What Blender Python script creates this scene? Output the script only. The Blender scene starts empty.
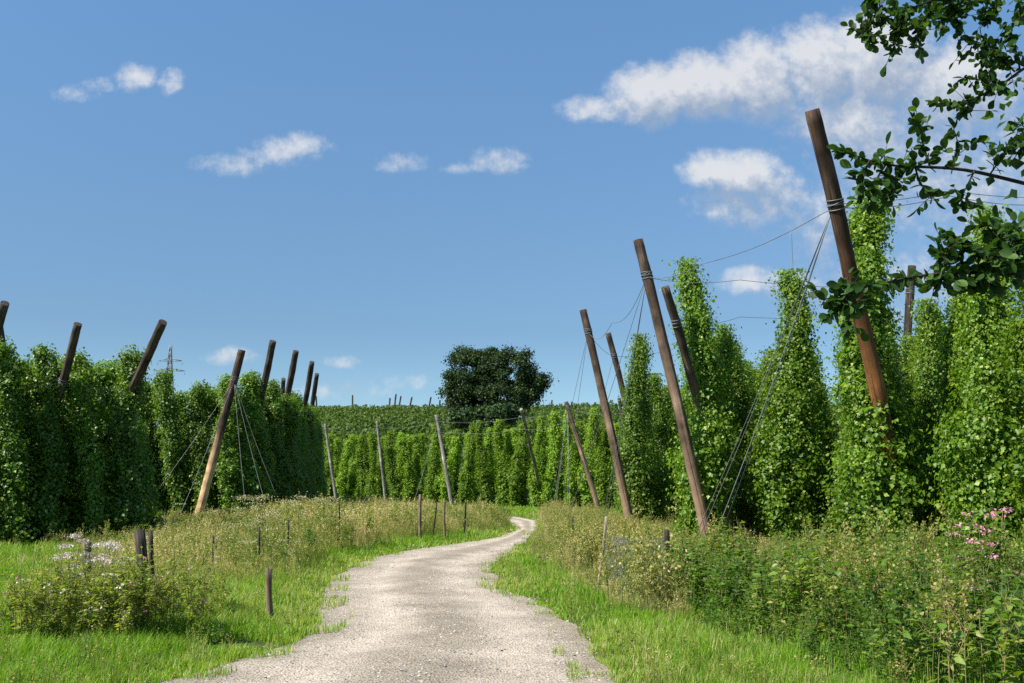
import bpy, math, random
import numpy as np
from mathutils import Vector, Matrix, Quaternion

rng = np.random.default_rng(7)
random.seed(7)
scn = bpy.context.scene
COL = scn.collection
R_ = math.radians

# ------------------------------------------------------------------ camera
FPX = 1000.0
PITCH = math.atan(143.5 / FPX)
CAM_H = 1.7
cam_d = bpy.data.cameras.new("camera")
cam = bpy.data.objects.new("camera", cam_d)
COL.objects.link(cam)
cam_d.sensor_width = 36.0
cam_d.lens = 36.0 * FPX / 1024.0
cam_d.clip_end = 9000
cam_d.clip_start = 0.05
cam.location = (0, 0, CAM_H)
cam.rotation_euler = (math.pi / 2 + PITCH, 0, 0)
scn.camera = cam
cp, sp = math.cos(PITCH), math.sin(PITCH)


def ray(px, py):
    a = (px - 512) / FPX
    b = (341.5 - py) / FPX
    return np.array([a, cp - b * sp, sp + b * cp])


def gnd(px, py):
    """point of the flat ground seen at a pixel of the photograph"""
    d = ray(px, py)
    t = -CAM_H / d[2]
    return np.array([d[0] * t, d[1] * t])


def at(px, py, Y):
    """point at forward distance Y"""
    d = ray(px, py)
    t = Y / d[1]
    return np.array([d[0] * t, Y, CAM_H + d[2] * t])


# ------------------------------------------------------------------ helpers
def mesh_np(name, V, F, mats, tint=None, midx=None, smooth=False):
    V = np.ascontiguousarray(V, dtype=np.float32)
    F = np.ascontiguousarray(F, dtype=np.int32)
    k = F.shape[1]
    me = bpy.data.meshes.new(name)
    me.vertices.add(len(V))
    me.vertices.foreach_set("co", V.ravel())
    me.loops.add(F.size)
    me.loops.foreach_set("vertex_index", F.ravel())
    me.polygons.add(len(F))
    me.polygons.foreach_set("loop_start", np.arange(len(F), dtype=np.int32) * k)
    for m in (mats if isinstance(mats, (list, tuple)) else [mats]):
        me.materials.append(m)
    if midx is not None:
        me.polygons.foreach_set("material_index", np.ascontiguousarray(midx, dtype=np.int32))
    if smooth:
        me.polygons.foreach_set("use_smooth", np.ones(len(F), dtype=bool))
    if tint is not None:
        at_ = me.attributes.new("tint", 'FLOAT', 'POINT')
        at_.data.foreach_set("value", np.ascontiguousarray(tint, dtype=np.float32))
    me.update(calc_edges=True)
    return me


def link(name, me, parent=None, loc=None):
    o = bpy.data.objects.new(name, me)
    COL.objects.link(o)
    if parent is not None:
        o.parent = parent
    if loc is not None:
        o.location = loc
    return o


def tag(o, label=None, cat=None, group=None, kind=None):
    if label:
        o["label"] = label
    if cat:
        o["category"] = cat
    if group:
        o["group"] = group
    if kind:
        o["kind"] = kind
    return o


def empty(name, loc=(0, 0, 0), rot=None):
    o = bpy.data.objects.new(name, None)
    COL.objects.link(o)
    o.location = loc
    o.empty_display_size = 0.2
    if rot is not None:
        o.rotation_euler = rot
    return o


def copy_tree(o, parent=None):
    c = o.copy()
    COL.objects.link(c)
    if parent is not None:
        c.parent = parent
    for ch in list(o.children):
        copy_tree(ch, c)
    return c


def norm(a):
    return a / np.maximum(np.linalg.norm(a, axis=-1, keepdims=True), 1e-9)


def frames(t, n):
    y = norm(t)
    x = norm(np.cross(y, n))
    z = np.cross(x, y)
    return np.stack([x, y, z], axis=-1)        # columns are axes


def inst(T, F, pos, Rm, sc):
    """copies of template T,F at pos with axes Rm and size sc"""
    N, k = len(pos), len(T)
    sc = np.asarray(sc, dtype=float)
    if sc.ndim == 1:
        sc = sc[:, None]
    L = T[None] * sc[:, None, :]
    V = np.einsum('nij,nkj->nki', Rm, L) + pos[:, None, :]
    FF = F[None] + (np.arange(N) * k)[:, None, None]
    return V.reshape(-1, 3), FF.reshape(-1, F.shape[1])


def tube(pts, rad, sides=8, cap=True):
    P = np.asarray(pts, float)
    rad = np.broadcast_to(np.asarray(rad, float), (len(P),))
    T = norm(np.gradient(P, axis=0))
    ref = np.array([0.0, 0.0, 1.0]) if abs(T[0][2]) < 0.9 else np.array([1.0, 0, 0])
    V = []
    for p, t, r in zip(P, T, rad):
        a = norm(np.cross(t, ref))
        b = np.cross(t, a)
        for k in range(sides):
            th = 2 * math.pi * k / sides
            V.append(p + r * (math.cos(th) * a + math.sin(th) * b))
    F = []
    n = len(P)
    for i in range(n - 1):
        for k in range(sides):
            k2 = (k + 1) % sides
            a0, a1, b0, b1 = i * sides + k, i * sides + k2, (i + 1) * sides + k, (i + 1) * sides + k2
            F += [(a0, b1, a1), (a0, b0, b1)]
    if cap:
        V += [P[0], P[-1]]
        c0, c1 = n * sides, n * sides + 1
        for k in range(sides):
            k2 = (k + 1) % sides
            F.append((c0, k, k2))
            F.append((c1, (n - 1) * sides + k2, (n - 1) * sides + k))
    return np.array(V), np.array(F)


def merge(parts):
    """list of (V,F,tint,matindex)"""
    Vs, Fs, Ts, Ms, off = [], [], [], [], 0
    for V, F, t, m in parts:
        Vs.append(V)
        Fs.append(F + off)
        Ts.append(np.broadcast_to(np.asarray(t, float), (len(V),)))
        Ms.append(np.broadcast_to(np.asarray(m), (len(F),)))
        off += len(V)
    return np.concatenate(Vs), np.concatenate(Fs), np.concatenate(Ts), np.concatenate(Ms)


def in_poly(P, poly):
    x, y = P[:, 0], P[:, 1]
    poly = np.asarray(poly)
    c = np.zeros(len(P), bool)
    j = len(poly) - 1
    for i in range(len(poly)):
        xi, yi = poly[i]
        xj, yj = poly[j]
        hit = ((yi > y) != (yj > y)) & (x < (xj - xi) * (y - yi) / (yj - yi + 1e-12) + xi)
        c ^= hit
        j = i
    return c


def vnoise(x, y, seed=0):
    """cheap smooth value noise in the plane"""
    def h(i, j):
        s = np.sin(i * 127.1 + j * 311.7 + seed * 74.7) * 43758.5453
        return s - np.floor(s)
    i, j = np.floor(x), np.floor(y)
    fx, fy = x - i, y - j
    fx, fy = fx * fx * (3 - 2 * fx), fy * fy * (3 - 2 * fy)
    return (h(i, j) * (1 - fx) + h(i + 1, j) * fx) * (1 - fy) + (h(i, j + 1) * (1 - fx) + h(i + 1, j + 1) * fx) * fy


# ------------------------------------------------------------------ materials
def new_mat(name):
    m = bpy.data.materials.new(name)
    m.use_nodes = True
    nt = m.node_tree
    nt.nodes.clear()
    return m, nt, nt.nodes, nt.links


def ramp(nodes, stops, interp='LINEAR'):
    r = nodes.new('ShaderNodeValToRGB')
    r.color_ramp.interpolation = interp
    el = r.color_ramp.elements
    while len(el) < len(stops):
        el.new(0.5)
    for e, (p, c) in zip(el, stops):
        e.position = p
        e.color = (*c, 1)
    return r


def leaf_mat(name, stops, transl=0.3, rough=0.5, spec=0.35, objvar=0.25, tcol=(1.45, 1.45, 0.45)):
    m, nt, N, L = new_mat(name)
    out = N.new('ShaderNodeOutputMaterial')
    a = N.new('ShaderNodeAttribute')
    a.attribute_name = "tint"
    oi = N.new('ShaderNodeObjectInfo')
    ma = N.new('ShaderNodeMath')
    ma.operation = 'MULTIPLY_ADD'
    L.new(oi.outputs['Random'], ma.inputs[0])
    ma.inputs[1].default_value = objvar
    ma.inputs[2].default_value = 1 - objvar / 2
    r = ramp(N, stops)
    L.new(a.outputs['Fac'], r.inputs[0])
    hs = N.new('ShaderNodeHueSaturation')
    L.new(r.outputs[0], hs.inputs['Color'])
    L.new(ma.outputs[0], hs.inputs['Value'])
    p = N.new('ShaderNodeBsdfPrincipled')
    p.inputs['Roughness'].default_value = rough
    p.inputs['Specular IOR Level'].default_value = spec
    L.new(hs.outputs[0], p.inputs['Base Color'])
    t = N.new('ShaderNodeBsdfTranslucent')
    mc = N.new('ShaderNodeMix')
    mc.data_type = 'RGBA'
    mc.blend_type = 'MULTIPLY'
    mc.inputs['Factor'].default_value = 1
    L.new(hs.outputs[0], mc.inputs['A'])
    mc.inputs['B'].default_value = (*tcol, 1)
    L.new(mc.outputs['Result'], t.inputs['Color'])
    mx = N.new('ShaderNodeMixShader')
    mx.inputs[0].default_value = transl
    L.new(p.outputs[0], mx.inputs[1])
    L.new(t.outputs[0], mx.inputs[2])
    L.new(mx.outputs[0], out.inputs[0])
    return m


M = {}
M['hop'] = leaf_mat('hop_leaf', [(0, (0.060, 0.125, 0.008)), (0.45, (0.115, 0.215, 0.014)), (0.85, (0.20, 0.31, 0.028)), (1, (0.32, 0.39, 0.07))], 0.46, 0.45, 0.4, 0.35)
M['hop_shade'] = leaf_mat('hop_leaf_shaded', [(0, (0.060, 0.125, 0.009)), (0.5, (0.115, 0.215, 0.015)), (0.85, (0.18, 0.29, 0.03)), (1, (0.27, 0.36, 0.07))], 0.46, 0.42, 0.45, 0.35)  # copy of the hop leaf, shade of the left field put into its colour
M['hop_far'] = leaf_mat('hop_leaf_sunlit', [(0, (0.08, 0.155, 0.012)), (0.5, (0.165, 0.275, 0.020)), (1, (0.27, 0.38, 0.045))], 0.46, 0.5, 0.25, 0.6)  # brighter copy of the hop leaf, sunlight on the middle field coloured in
M['hill_hop'] = leaf_mat('hill_hop_leaf', [(0, (0.032, 0.070, 0.012)), (0.5, (0.078, 0.130, 0.020)), (1, (0.14, 0.18, 0.034))], 0.3, 0.6, 0.2, 0)
M['oak'] = leaf_mat('dark_tree_leaf', [(0, (0.016, 0.036, 0.011)), (0.6, (0.033, 0.066, 0.016)), (1, (0.065, 0.105, 0.022))], 0.28, 0.5, 0.3, 0)
M['shrub'] = leaf_mat('shrub_leaf', [(0, (0.018, 0.045, 0.014)), (0.6, (0.045, 0.085, 0.022)), (1, (0.08, 0.13, 0.035))], 0.25, 0.5, 0.3, 0.2)
M['over'] = leaf_mat('overhang_leaf', [(0, (0.014, 0.040, 0.009)), (0.6, (0.036, 0.088, 0.014)), (1, (0.085, 0.16, 0.022))], 0.34, 0.5, 0.22, 0)
M['grass'] = leaf_mat('grass_blade', [(0, (0.085, 0.185, 0.010)), (0.5, (0.185, 0.345, 0.018)), (0.85, (0.27, 0.41, 0.04)), (1, (0.42, 0.39, 0.16))], 0.42, 0.5, 0.3, 0)
M['dry'] = leaf_mat('dry_grass_blade', [(0, (0.13, 0.19, 0.035)), (0.4, (0.25, 0.27, 0.065)), (0.75, (0.40, 0.35, 0.13)), (1, (0.56, 0.46, 0.25))], 0.35, 0.6, 0.25, 0)
M['weed'] = leaf_mat('weed_leaf', [(0, (0.045, 0.11, 0.010)), (0.5, (0.10, 0.20, 0.016)), (0.85, (0.20, 0.29, 0.04)), (1, (0.36, 0.34, 0.11))], 0.42, 0.45, 0.4, 0)
M['olive'] = leaf_mat('olive_weed_leaf', [(0, (0.095, 0.16, 0.020)), (0.5, (0.20, 0.26, 0.042)), (0.85, (0.33, 0.34, 0.085)), (1, (0.42, 0.32, 0.14))], 0.42, 0.5, 0.3, 0)
M['stemw'] = leaf_mat('weed_stem', [(0, (0.10, 0.14, 0.04)), (0.7, (0.18, 0.18, 0.07)), (1, (0.26, 0.17, 0.09))], 0.0, 0.6, 0.2, 0)
M['pinkf'] = leaf_mat('pink_petal', [(0, (0.45, 0.16, 0.22)), (0.6, (0.62, 0.28, 0.34)), (1, (0.75, 0.5, 0.5))], 0.3, 0.6, 0.2, 0, (1.1, 1, 1))
M['bush'] = leaf_mat('yellowish_bush_leaf', [(0, (0.12, 0.19, 0.02)), (0.5, (0.24, 0.30, 0.04)), (0.85, (0.38, 0.38, 0.08)), (1, (0.45, 0.32, 0.13))], 0.45, 0.5, 0.25, 0)
M['whitef'] = leaf_mat('white_seed_fluff', [(0, (0.42, 0.36, 0.28)), (0.6, (0.66, 0.60, 0.50)), (1, (0.78, 0.75, 0.68))], 0.3, 0.8, 0.1, 0, (1.1, 1, 1))
M['umbel'] = leaf_mat('cream_umbel', [(0, (0.25, 0.26, 0.09)), (0.6, (0.38, 0.37, 0.17)), (1, (0.55, 0.52, 0.33))], 0.25, 0.7, 0.1, 0, (1.1, 1, 1))


def wood_mat(name, c0, c1, c2, rough=0.8, scale=1.0, foot=None):
    """weathered round timber, grain along local Z; foot = (colour, from z, to z): lower end blends into this colour"""
    m, nt, N, L = new_mat(name)
    out = N.new('ShaderNodeOutputMaterial')
    tc = N.new('ShaderNodeTexCoord')
    mp = N.new('ShaderNodeMapping')
    mp.inputs['Scale'].default_value = (11 * scale, 11 * scale, 0.55 * scale)
    L.new(tc.outputs['Object'], mp.inputs[0])
    n1 = N.new('ShaderNodeTexNoise')
    n1.inputs['Scale'].default_value = 1.6
    n1.inputs['Detail'].default_value = 8
    n1.inputs['Roughness'].default_value = 0.65
    L.new(mp.outputs[0], n1.inputs['Vector'])
    r = ramp(N, [(0.28, c0), (0.52, c1), (0.75, c2)])
    L.new(n1.outputs['Fac'], r.inputs[0])
    n2 = N.new('ShaderNodeTexNoise')
    n2.inputs['Scale'].default_value = 2.2
    n2.inputs['Detail'].default_value = 7
    L.new(tc.outputs['Object'], n2.inputs['Vector'])
    hs = N.new('ShaderNodeHueSaturation')
    mr = N.new('ShaderNodeMapRange')
    mr.inputs['From Min'].default_value = 0.3
    mr.inputs['From Max'].default_value = 0.7
    mr.inputs['To Min'].default_value = 0.42
    mr.inputs['To Max'].default_value = 1.65
    L.new(n2.outputs['Fac'], mr.inputs['Value'])
    col = r.outputs[0]
    if foot:
        sx = N.new('ShaderNodeSeparateXYZ')
        L.new(tc.outputs['Object'], sx.inputs[0])
        ad = N.new('ShaderNodeMath')
        ad.operation = 'MULTIPLY_ADD'
        L.new(n1.outputs['Fac'], ad.inputs[0])
        ad.inputs[1].default_value = 2.2
        L.new(sx.outputs['Z'], ad.inputs[2])
        fr = N.new('ShaderNodeMapRange')
        fr.inputs['From Min'].default_value = foot[1] + 1.1
        fr.inputs['From Max'].default_value = foot[2] + 1.1
        fr.inputs['To Min'].default_value = 1
        fr.inputs['To Max'].default_value = 0
        L.new(ad.outputs[0], fr.inputs['Value'])
        mx = N.new('ShaderNodeMix')
        mx.data_type = 'RGBA'
        L.new(fr.outputs[0], mx.inputs['Factor'])
        L.new(r.outputs[0], mx.inputs['A'])
        mm = N.new('ShaderNodeMix')
        mm.data_type = 'RGBA'
        L.new(n1.outputs['Fac'], mm.inputs['Factor'])
        mm.inputs['A'].default_value = (*[c * 0.35 for c in foot[0]], 1)
        mm.inputs['B'].default_value = (*[c * 1.45 for c in foot[0]], 1)
        L.new(mm.outputs['Result'], mx.inputs['B'])
        col = mx.outputs['Result']
    L.new(col, hs.inputs['Color'])
    L.new(mr.outputs[0], hs.inputs['Value'])
    p = N.new('ShaderNodeBsdfPrincipled')
    p.inputs['Roughness'].default_value = rough
    p.inputs['Specular IOR Level'].default_value = 0.2
    # drying cracks along the grain
    mp3 = N.new('ShaderNodeMapping')
    mp3.inputs['Scale'].default_value = (17 * scale, 17 * scale, 0.34 * scale)
    L.new(tc.outputs['Object'], mp3.inputs[0])
    n3 = N.new('ShaderNodeTexNoise')
    n3.inputs['Scale'].default_value = 1.3
    n3.inputs['Detail'].default_value = 3
    L.new(mp3.outputs[0], n3.inputs['Vector'])
    r3 = ramp(N, [(0.38, (.25, .24, .23)), (0.43, (1, 1, 1)), (0.60, (1, 1, 1)), (0.68, (1.5, 1.5, 1.55))])
    L.new(n3.outputs['Fac'], r3.inputs[0])
    m3 = N.new('ShaderNodeMix')
    m3.data_type = 'RGBA'
    m3.blend_type = 'MULTIPLY'
    m3.inputs['Factor'].default_value = 1
    L.new(hs.outputs[0], m3.inputs['A'])
    L.new(r3.outputs[0], m3.inputs['B'])
    L.new(m3.outputs['Result'], p.inputs['Base Color'])
    b = N.new('ShaderNodeBump')
    b.inputs['Strength'].default_value = 0.6
    b.inputs['Distance'].default_value = 0.02
    L.new(n1.outputs['Fac'], b.inputs['Height'])
    L.new(b.outputs[0], p.inputs['Normal'])
    L.new(p.outputs[0], out.inputs[0])
    return m


M['pole'] = wood_mat('brown_pole_wood', (0.018, 0.013, 0.010), (0.058, 0.040, 0.029), (0.16, 0.115, 0.083), foot=((0.27, 0.18, 0.115), 0.0, 7.2))
M['pole_rust'] = wood_mat('reddish_pole_wood', (0.016, 0.011, 0.009), (0.05, 0.030, 0.020), (0.13, 0.078, 0.048), foot=((0.29, 0.115, 0.036), 2.4, 6.8))
M['pole_tan'] = wood_mat('tan_pole_wood', (0.025, 0.017, 0.012), (0.06, 0.037, 0.024), (0.13, 0.085, 0.055), foot=((0.52, 0.34, 0.18), 2.4, 4.2))
M['pole_grey'] = wood_mat('grey_pole_wood', (0.10, 0.09, 0.075), (0.20, 0.18, 0.15), (0.34, 0.31, 0.26))
M['pole_dark'] = wood_mat('dark_pole_wood', (0.018, 0.014, 0.012), (0.055, 0.042, 0.033), (0.15, 0.115, 0.088))
M['stake'] = wood_mat('stake_wood', (0.06, 0.045, 0.03), (0.14, 0.105, 0.065), (0.27, 0.21, 0.14))
M['stake_dark'] = wood_mat('dark_stake_wood', (0.015, 0.012, 0.010), (0.04, 0.032, 0.026), (0.12, 0.10, 0.085))
M['stake_pale'] = wood_mat('pale_stick_wood', (0.22, 0.17, 0.11), (0.38, 0.31, 0.22), (0.52, 0.45, 0.35))
M['bark'] = wood_mat('twig_bark', (0.012, 0.010, 0.008), (0.035, 0.028, 0.022), (0.08, 0.068, 0.055), scale=2)
M['bine'] = wood_mat('bine_stem', (0.02, 0.03, 0.012), (0.05, 0.06, 0.025), (0.10, 0.09, 0.05))


def plain(name, col, rough=0.5, metal=0.0):
    m, nt, N, L = new_mat(name)
    out = N.new('ShaderNodeOutputMaterial')
    p = N.new('ShaderNodeBsdfPrincipled')
    tc = N.new('ShaderNodeTexCoord')
    n = N.new('ShaderNodeTexNoise')
    n.inputs['Scale'].default_value = 3
    L.new(tc.outputs['Object'], n.inputs['Vector'])
    r = ramp(N, [(0.3, tuple(c * 0.75 for c in col)), (0.7, tuple(min(1, c * 1.2) for c in col))])
    L.new(n.outputs['Fac'], r.inputs[0])
    L.new(r.outputs[0], p.inputs['Base Color'])
    p.inputs['Roughness'].default_value = rough
    p.inputs['Metallic'].default_value = metal
    L.new(p.outputs[0], out.inputs[0])
    return m


M['wire'] = plain('galvanised_wire', (0.17, 0.175, 0.18), 0.55, 0.3)
M['steel'] = plain('pylon_steel', (0.22, 0.25, 0.28), 0.5, 0.4)

# ground: soil under green ground cover
m, nt, N, L = new_mat('soil_and_sward')
out = N.new('ShaderNodeOutputMaterial')
tc = N.new('ShaderNodeTexCoord')
n1 = N.new('ShaderNodeTexNoise')
n1.inputs['Scale'].default_value = 0.55
n1.inputs['Detail'].default_value = 6
L.new(tc.outputs['Object'], n1.inputs['Vector'])
n2 = N.new('ShaderNodeTexNoise')
n2.inputs['Scale'].default_value = 9
n2.inputs['Detail'].default_value = 8
n2.inputs['Roughness'].default_value = 0.7
L.new(tc.outputs['Object'], n2.inputs['Vector'])
r1 = ramp(N, [(0.35, (0.045, 0.085, 0.018)), (0.55, (0.075, 0.11, 0.028)), (0.7, (0.15, 0.12, 0.06))])
L.new(n1.outputs['Fac'], r1.inputs[0])
hs = N.new('ShaderNodeHueSaturation')
mr = N.new('ShaderNodeMapRange')
mr.inputs['From Min'].default_value = 0.3
mr.inputs['From Max'].default_value = 0.7
mr.inputs['To Min'].default_value = 0.45
mr.inputs['To Max'].default_value = 1.4
L.new(n2.outputs['Fac'], mr.inputs['Value'])
L.new(mr.outputs[0], hs.inputs['Value'])
L.new(r1.outputs[0], hs.inputs['Color'])
p = N.new('ShaderNodeBsdfPrincipled')
p.inputs['Roughness'].default_value = 0.95
p.inputs['Specular IOR Level'].default_value = 0.1
L.new(hs.outputs[0], p.inputs['Base Color'])
b = N.new('ShaderNodeBump')
b.inputs['Strength'].default_value = 0.8
b.inputs['Distance'].default_value = 0.08
L.new(n2.outputs['Fac'], b.inputs['Height'])
L.new(b.outputs[0], p.inputs['Normal'])
L.new(p.outputs[0], out.inputs[0])
M['ground'] = m

# gravel road
m, nt, N, L = new_mat('crushed_limestone')
out = N.new('ShaderNodeOutputMaterial')
tc = N.new('ShaderNodeTexCoord')
vo = N.new('ShaderNodeTexVoronoi')
vo.inputs['Scale'].default_value = 38
L.new(tc.outputs['Object'], vo.inputs['Vector'])
nb = N.new('ShaderNodeTexNoise')
nb.inputs['Scale'].default_value = 0.9
nb.inputs['Detail'].default_value = 7
nb.inputs['Roughness'].default_value = 0.62
L.new(tc.outputs['Object'], nb.inputs['Vector'])
nf = N.new('ShaderNodeTexNoise')
nf.inputs['Scale'].default_value = 22
nf.inputs['Detail'].default_value = 6
nf.inputs['Roughness'].default_value = 0.75
L.new(tc.outputs['Object'], nf.inputs['Vector'])
rb = ramp(N, [(0.3, (0.315, 0.272, 0.218)), (0.5, (0.42, 0.368, 0.30)), (0.68, (0.505, 0.446, 0.368))])
L.new(nb.outputs['Fac'], rb.inputs[0])
sx = N.new('ShaderNodeSeparateColor')
L.new(vo.outputs['Color'], sx.inputs[0])
rs = ramp(N, [(0.0, (0.5, 0.48, 0.46)), (0.07, (0.72, 0.70, 0.68)), (0.22, (0.96, 0.96, 0.96)), (0.85, (1.03, 1.02, 1.0)), (1.0, (1.18, 1.17, 1.15))])
L.new(sx.outputs[0], rs.inputs[0])
mx = N.new('ShaderNodeMix')
mx.data_type = 'RGBA'
mx.blend_type = 'MULTIPLY'
mx.inputs['Factor'].default_value = 1
L.new(rb.outputs[0], mx.inputs['A'])
L.new(rs.outputs[0], mx.inputs['B'])
rf = ramp(N, [(0.3, (0.74, 0.72, 0.69)), (0.46, (1, 1, 1)), (0.7, (1.08, 1.07, 1.06))])
L.new(nf.outputs['Fac'], rf.inputs[0])
mx2 = N.new('ShaderNodeMix')
mx2.data_type = 'RGBA'
mx2.blend_type = 'MULTIPLY'
mx2.inputs['Factor'].default_value = 1
L.new(mx.outputs['Result'], mx2.inputs['A'])
L.new(rf.outputs[0], mx2.inputs['B'])
# wheel tracks: the middle ridge and shoulders keep darker, coarser stone (attribute "tint" = distance across)
av = N.new('ShaderNodeAttribute')
av.attribute_name = 'tint'
ra = ramp(N, [(0.0, (0.70, 0.70, 0.64)), (0.12, (0.86, 0.85, 0.82)), (0.28, (1.16, 1.14, 1.11)), (0.44, (0.77, 0.755, 0.72)), (0.56, (0.74, 0.725, 0.69)), (0.73, (1.16, 1.14, 1.11)), (0.88, (0.92, 0.90, 0.87)), (1.0, (0.72, 0.71, 0.62))])
naw = N.new('ShaderNodeTexNoise')
naw.inputs['Scale'].default_value = 1.2
L.new(tc.outputs['Object'], naw.inputs['Vector'])
aw = N.new('ShaderNodeMath')
aw.operation = 'MULTIPLY_ADD'
L.new(naw.outputs['Fac'], aw.inputs[0])
aw.inputs[1].default_value = 0.22
ws = N.new('ShaderNodeMath')
ws.operation = 'SUBTRACT'
L.new(av.outputs['Fac'], ws.inputs[0])
ws.inputs[1].default_value = 0.11
L.new(ws.outputs[0], aw.inputs[2])
L.new(aw.outputs[0], ra.inputs[0])
mx3 = N.new('ShaderNodeMix')
mx3.data_type = 'RGBA'
mx3.blend_type = 'MULTIPLY'
mx3.inputs['Factor'].default_value = 1
L.new(mx2.outputs['Result'], mx3.inputs['A'])
L.new(ra.outputs[0], mx3.inputs['B'])
p = N.new('ShaderNodeBsdfPrincipled')
p.inputs['Roughness'].default_value = 0.92
p.inputs['Specular IOR Level'].default_value = 0.15
L.new(mx3.outputs['Result'], p.inputs['Base Color'])
b = N.new('ShaderNodeBump')
b.inputs['Strength'].default_value = 0.9
b.inputs['Distance'].default_value = 0.02
L.new(vo.outputs['Distance'], b.inputs['Height'])
b2 = N.new('ShaderNodeBump')
b2.inputs['Strength'].default_value = 0.7
b2.inputs['Distance'].default_value = 0.03
L.new(nf.outputs['Fac'], b2.inputs['Height'])
L.new(b.outputs[0], b2.inputs['Normal'])
L.new(b2.outputs[0], p.inputs['Normal'])
L.new(p.outputs[0], out.inputs[0])
M['road'] = m
M['pebble'] = leaf_mat('pebble_stone', [(0, (0.20, 0.18, 0.155)), (0.5, (0.36, 0.325, 0.28)), (1, (0.47, 0.43, 0.37))], 0.0, 0.9, 0.15, 0)

# ------------------------------------------------------------------ terrain
def hill(x, y):
    s = np.clip((y - 108) / 200.0, 0, 1.0)
    z = 20.0 * (s ** 1.05)
    z = z + np.clip((y - 308) / 260, 0, 1) * 1.2 - np.clip((y - 700) / 1500, 0, 1) * 30
    return z * (1.0 + 0.02 * np.sin(x / 37.0))


def lines(a, b, step, far, grow=1.16):
    c = list(np.arange(a, b + 1e-6, step))
    s, v = step, b
    while v < far[1]:
        s *= grow
        v += s
        c.append(v)
    s, v = step, a
    while v > far[0]:
        s *= grow
        v -= s
        c.insert(0, v)
    return np.array(c)


gx = lines(-30, 30, 0.75, (-3000, 3000))
gy = lines(-8, 70, 0.75, (-200, 3600), 1.08)
GX, GY = np.meshgrid(gx, gy)
GZ = hill(GX, GY)
V = np.stack([GX.ravel(), GY.ravel(), GZ.ravel()], 1)
nx, ny = len(gx), len(gy)
ii, jj = np.meshgrid(np.arange(nx - 1), np.arange(ny - 1))
a0 = (jj * nx + ii).ravel()
F = np.stack([a0, a0 + 1, a0 + nx + 1, a0 + nx], 1)
g = link('ground', mesh_np('ground', V, F, M['ground'], smooth=True))
tag(g, 'green and brown farmland rising to a low hill', 'ground', kind='structure')

# ------------------------------------------------------------------ road
pairs = [((140, 692), (618, 694)), ((176, 683), (605, 683)), ((244, 666), (592, 660)), ((312, 643), (577, 637)), ((331, 613), (545, 612)),
         ((336, 582), (505, 590)), ((364, 560), (490, 573)), ((415, 550), (496, 561)), ((467, 543), (512, 552)),
         ((500, 537.5), (527, 541)), ((517, 531), (539, 529.5)), ((513, 523.5), (537, 521.0)), ((496, 520), (516, 516.5)), ((460, 517.5), (470, 514.5)), ((400, 515.5), (402, 512.5))]
Lw = [np.array([-2.3, -6.0]), np.array([-3.0, 3.0])] + [gnd(*a) for a, b in pairs]
Rw = [np.array([1.3, -6.0]), np.array([1.1, 3.0])] + [gnd(*b) for a, b in pairs]
Lw, Rw = np.array(Lw), np.array(Rw)


def smooth_line(P, n):
    Cn = 0.5 * (Lw + Rw)
    s = np.concatenate([[0], np.cumsum(np.linalg.norm(np.diff(Cn, axis=0), axis=1))])
    q = np.linspace(0, s[-1], n)
    o = np.stack([np.interp(q, s, P[:, k]) for k in range(2)], 1)
    for _ in range(7):
        o[1:-1] = 0.25 * o[:-2] + 0.5 * o[1:-1] + 0.25 * o[2:]
    return o


NS = 260
LE, RE = smooth_line(Lw, NS), smooth_line(Rw, NS)
jl = (vnoise(np.arange(NS) * 0.6, np.zeros(NS), 3) - 0.5) * 0.14 + (vnoise(np.arange(NS) * 0.1, np.zeros(NS), 5) - 0.5) * 0.22
jr = (vnoise(np.arange(NS) * 0.6, np.zeros(NS), 9) - 0.5) * 0.14 + (vnoise(np.arange(NS) * 0.1, np.zeros(NS), 11) - 0.5) * 0.22
wdir = norm(RE - LE)
LE2, RE2 = LE - wdir * (jl + .14)[:, None], RE + wdir * (jr + .03)[:, None]
NW = 15
V, tint = [], []
for i in range(NS):
    for k in range(NW):
        f = k / (NW - 1)
        q = LE2[i] * (1 - f) + RE2[i] * f
        z = 0.006 + 0.05 * math.sin(math.pi * f) - 0.028 * (math.exp(-((f - .28) / .09) ** 2) + math.exp(-((f - .73) / .09) ** 2))
        z += 0.012 * (float(vnoise(q[0] * 1.7, q[1] * 1.7, 2)) - 0.5) * min(1, 8 * f * (1 - f))
        V.append((q[0], q[1], z))
        tint.append(f)
F = []
for i in range(NS - 1):
    for k in range(NW - 1):
        a_ = i * NW + k
        F.append((a_, a_ + 1, a_ + NW + 1, a_ + NW))
rd = link('gravel_road', mesh_np('gravel_road', np.array(V), np.array(F), M['road'], np.array(tint), smooth=True))
tag(rd, 'pale gravel farm track winding between the hop fields', 'road', kind='structure')
_ = 0
ROADPOLY = np.concatenate([LE2, RE2[::-1]])

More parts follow.
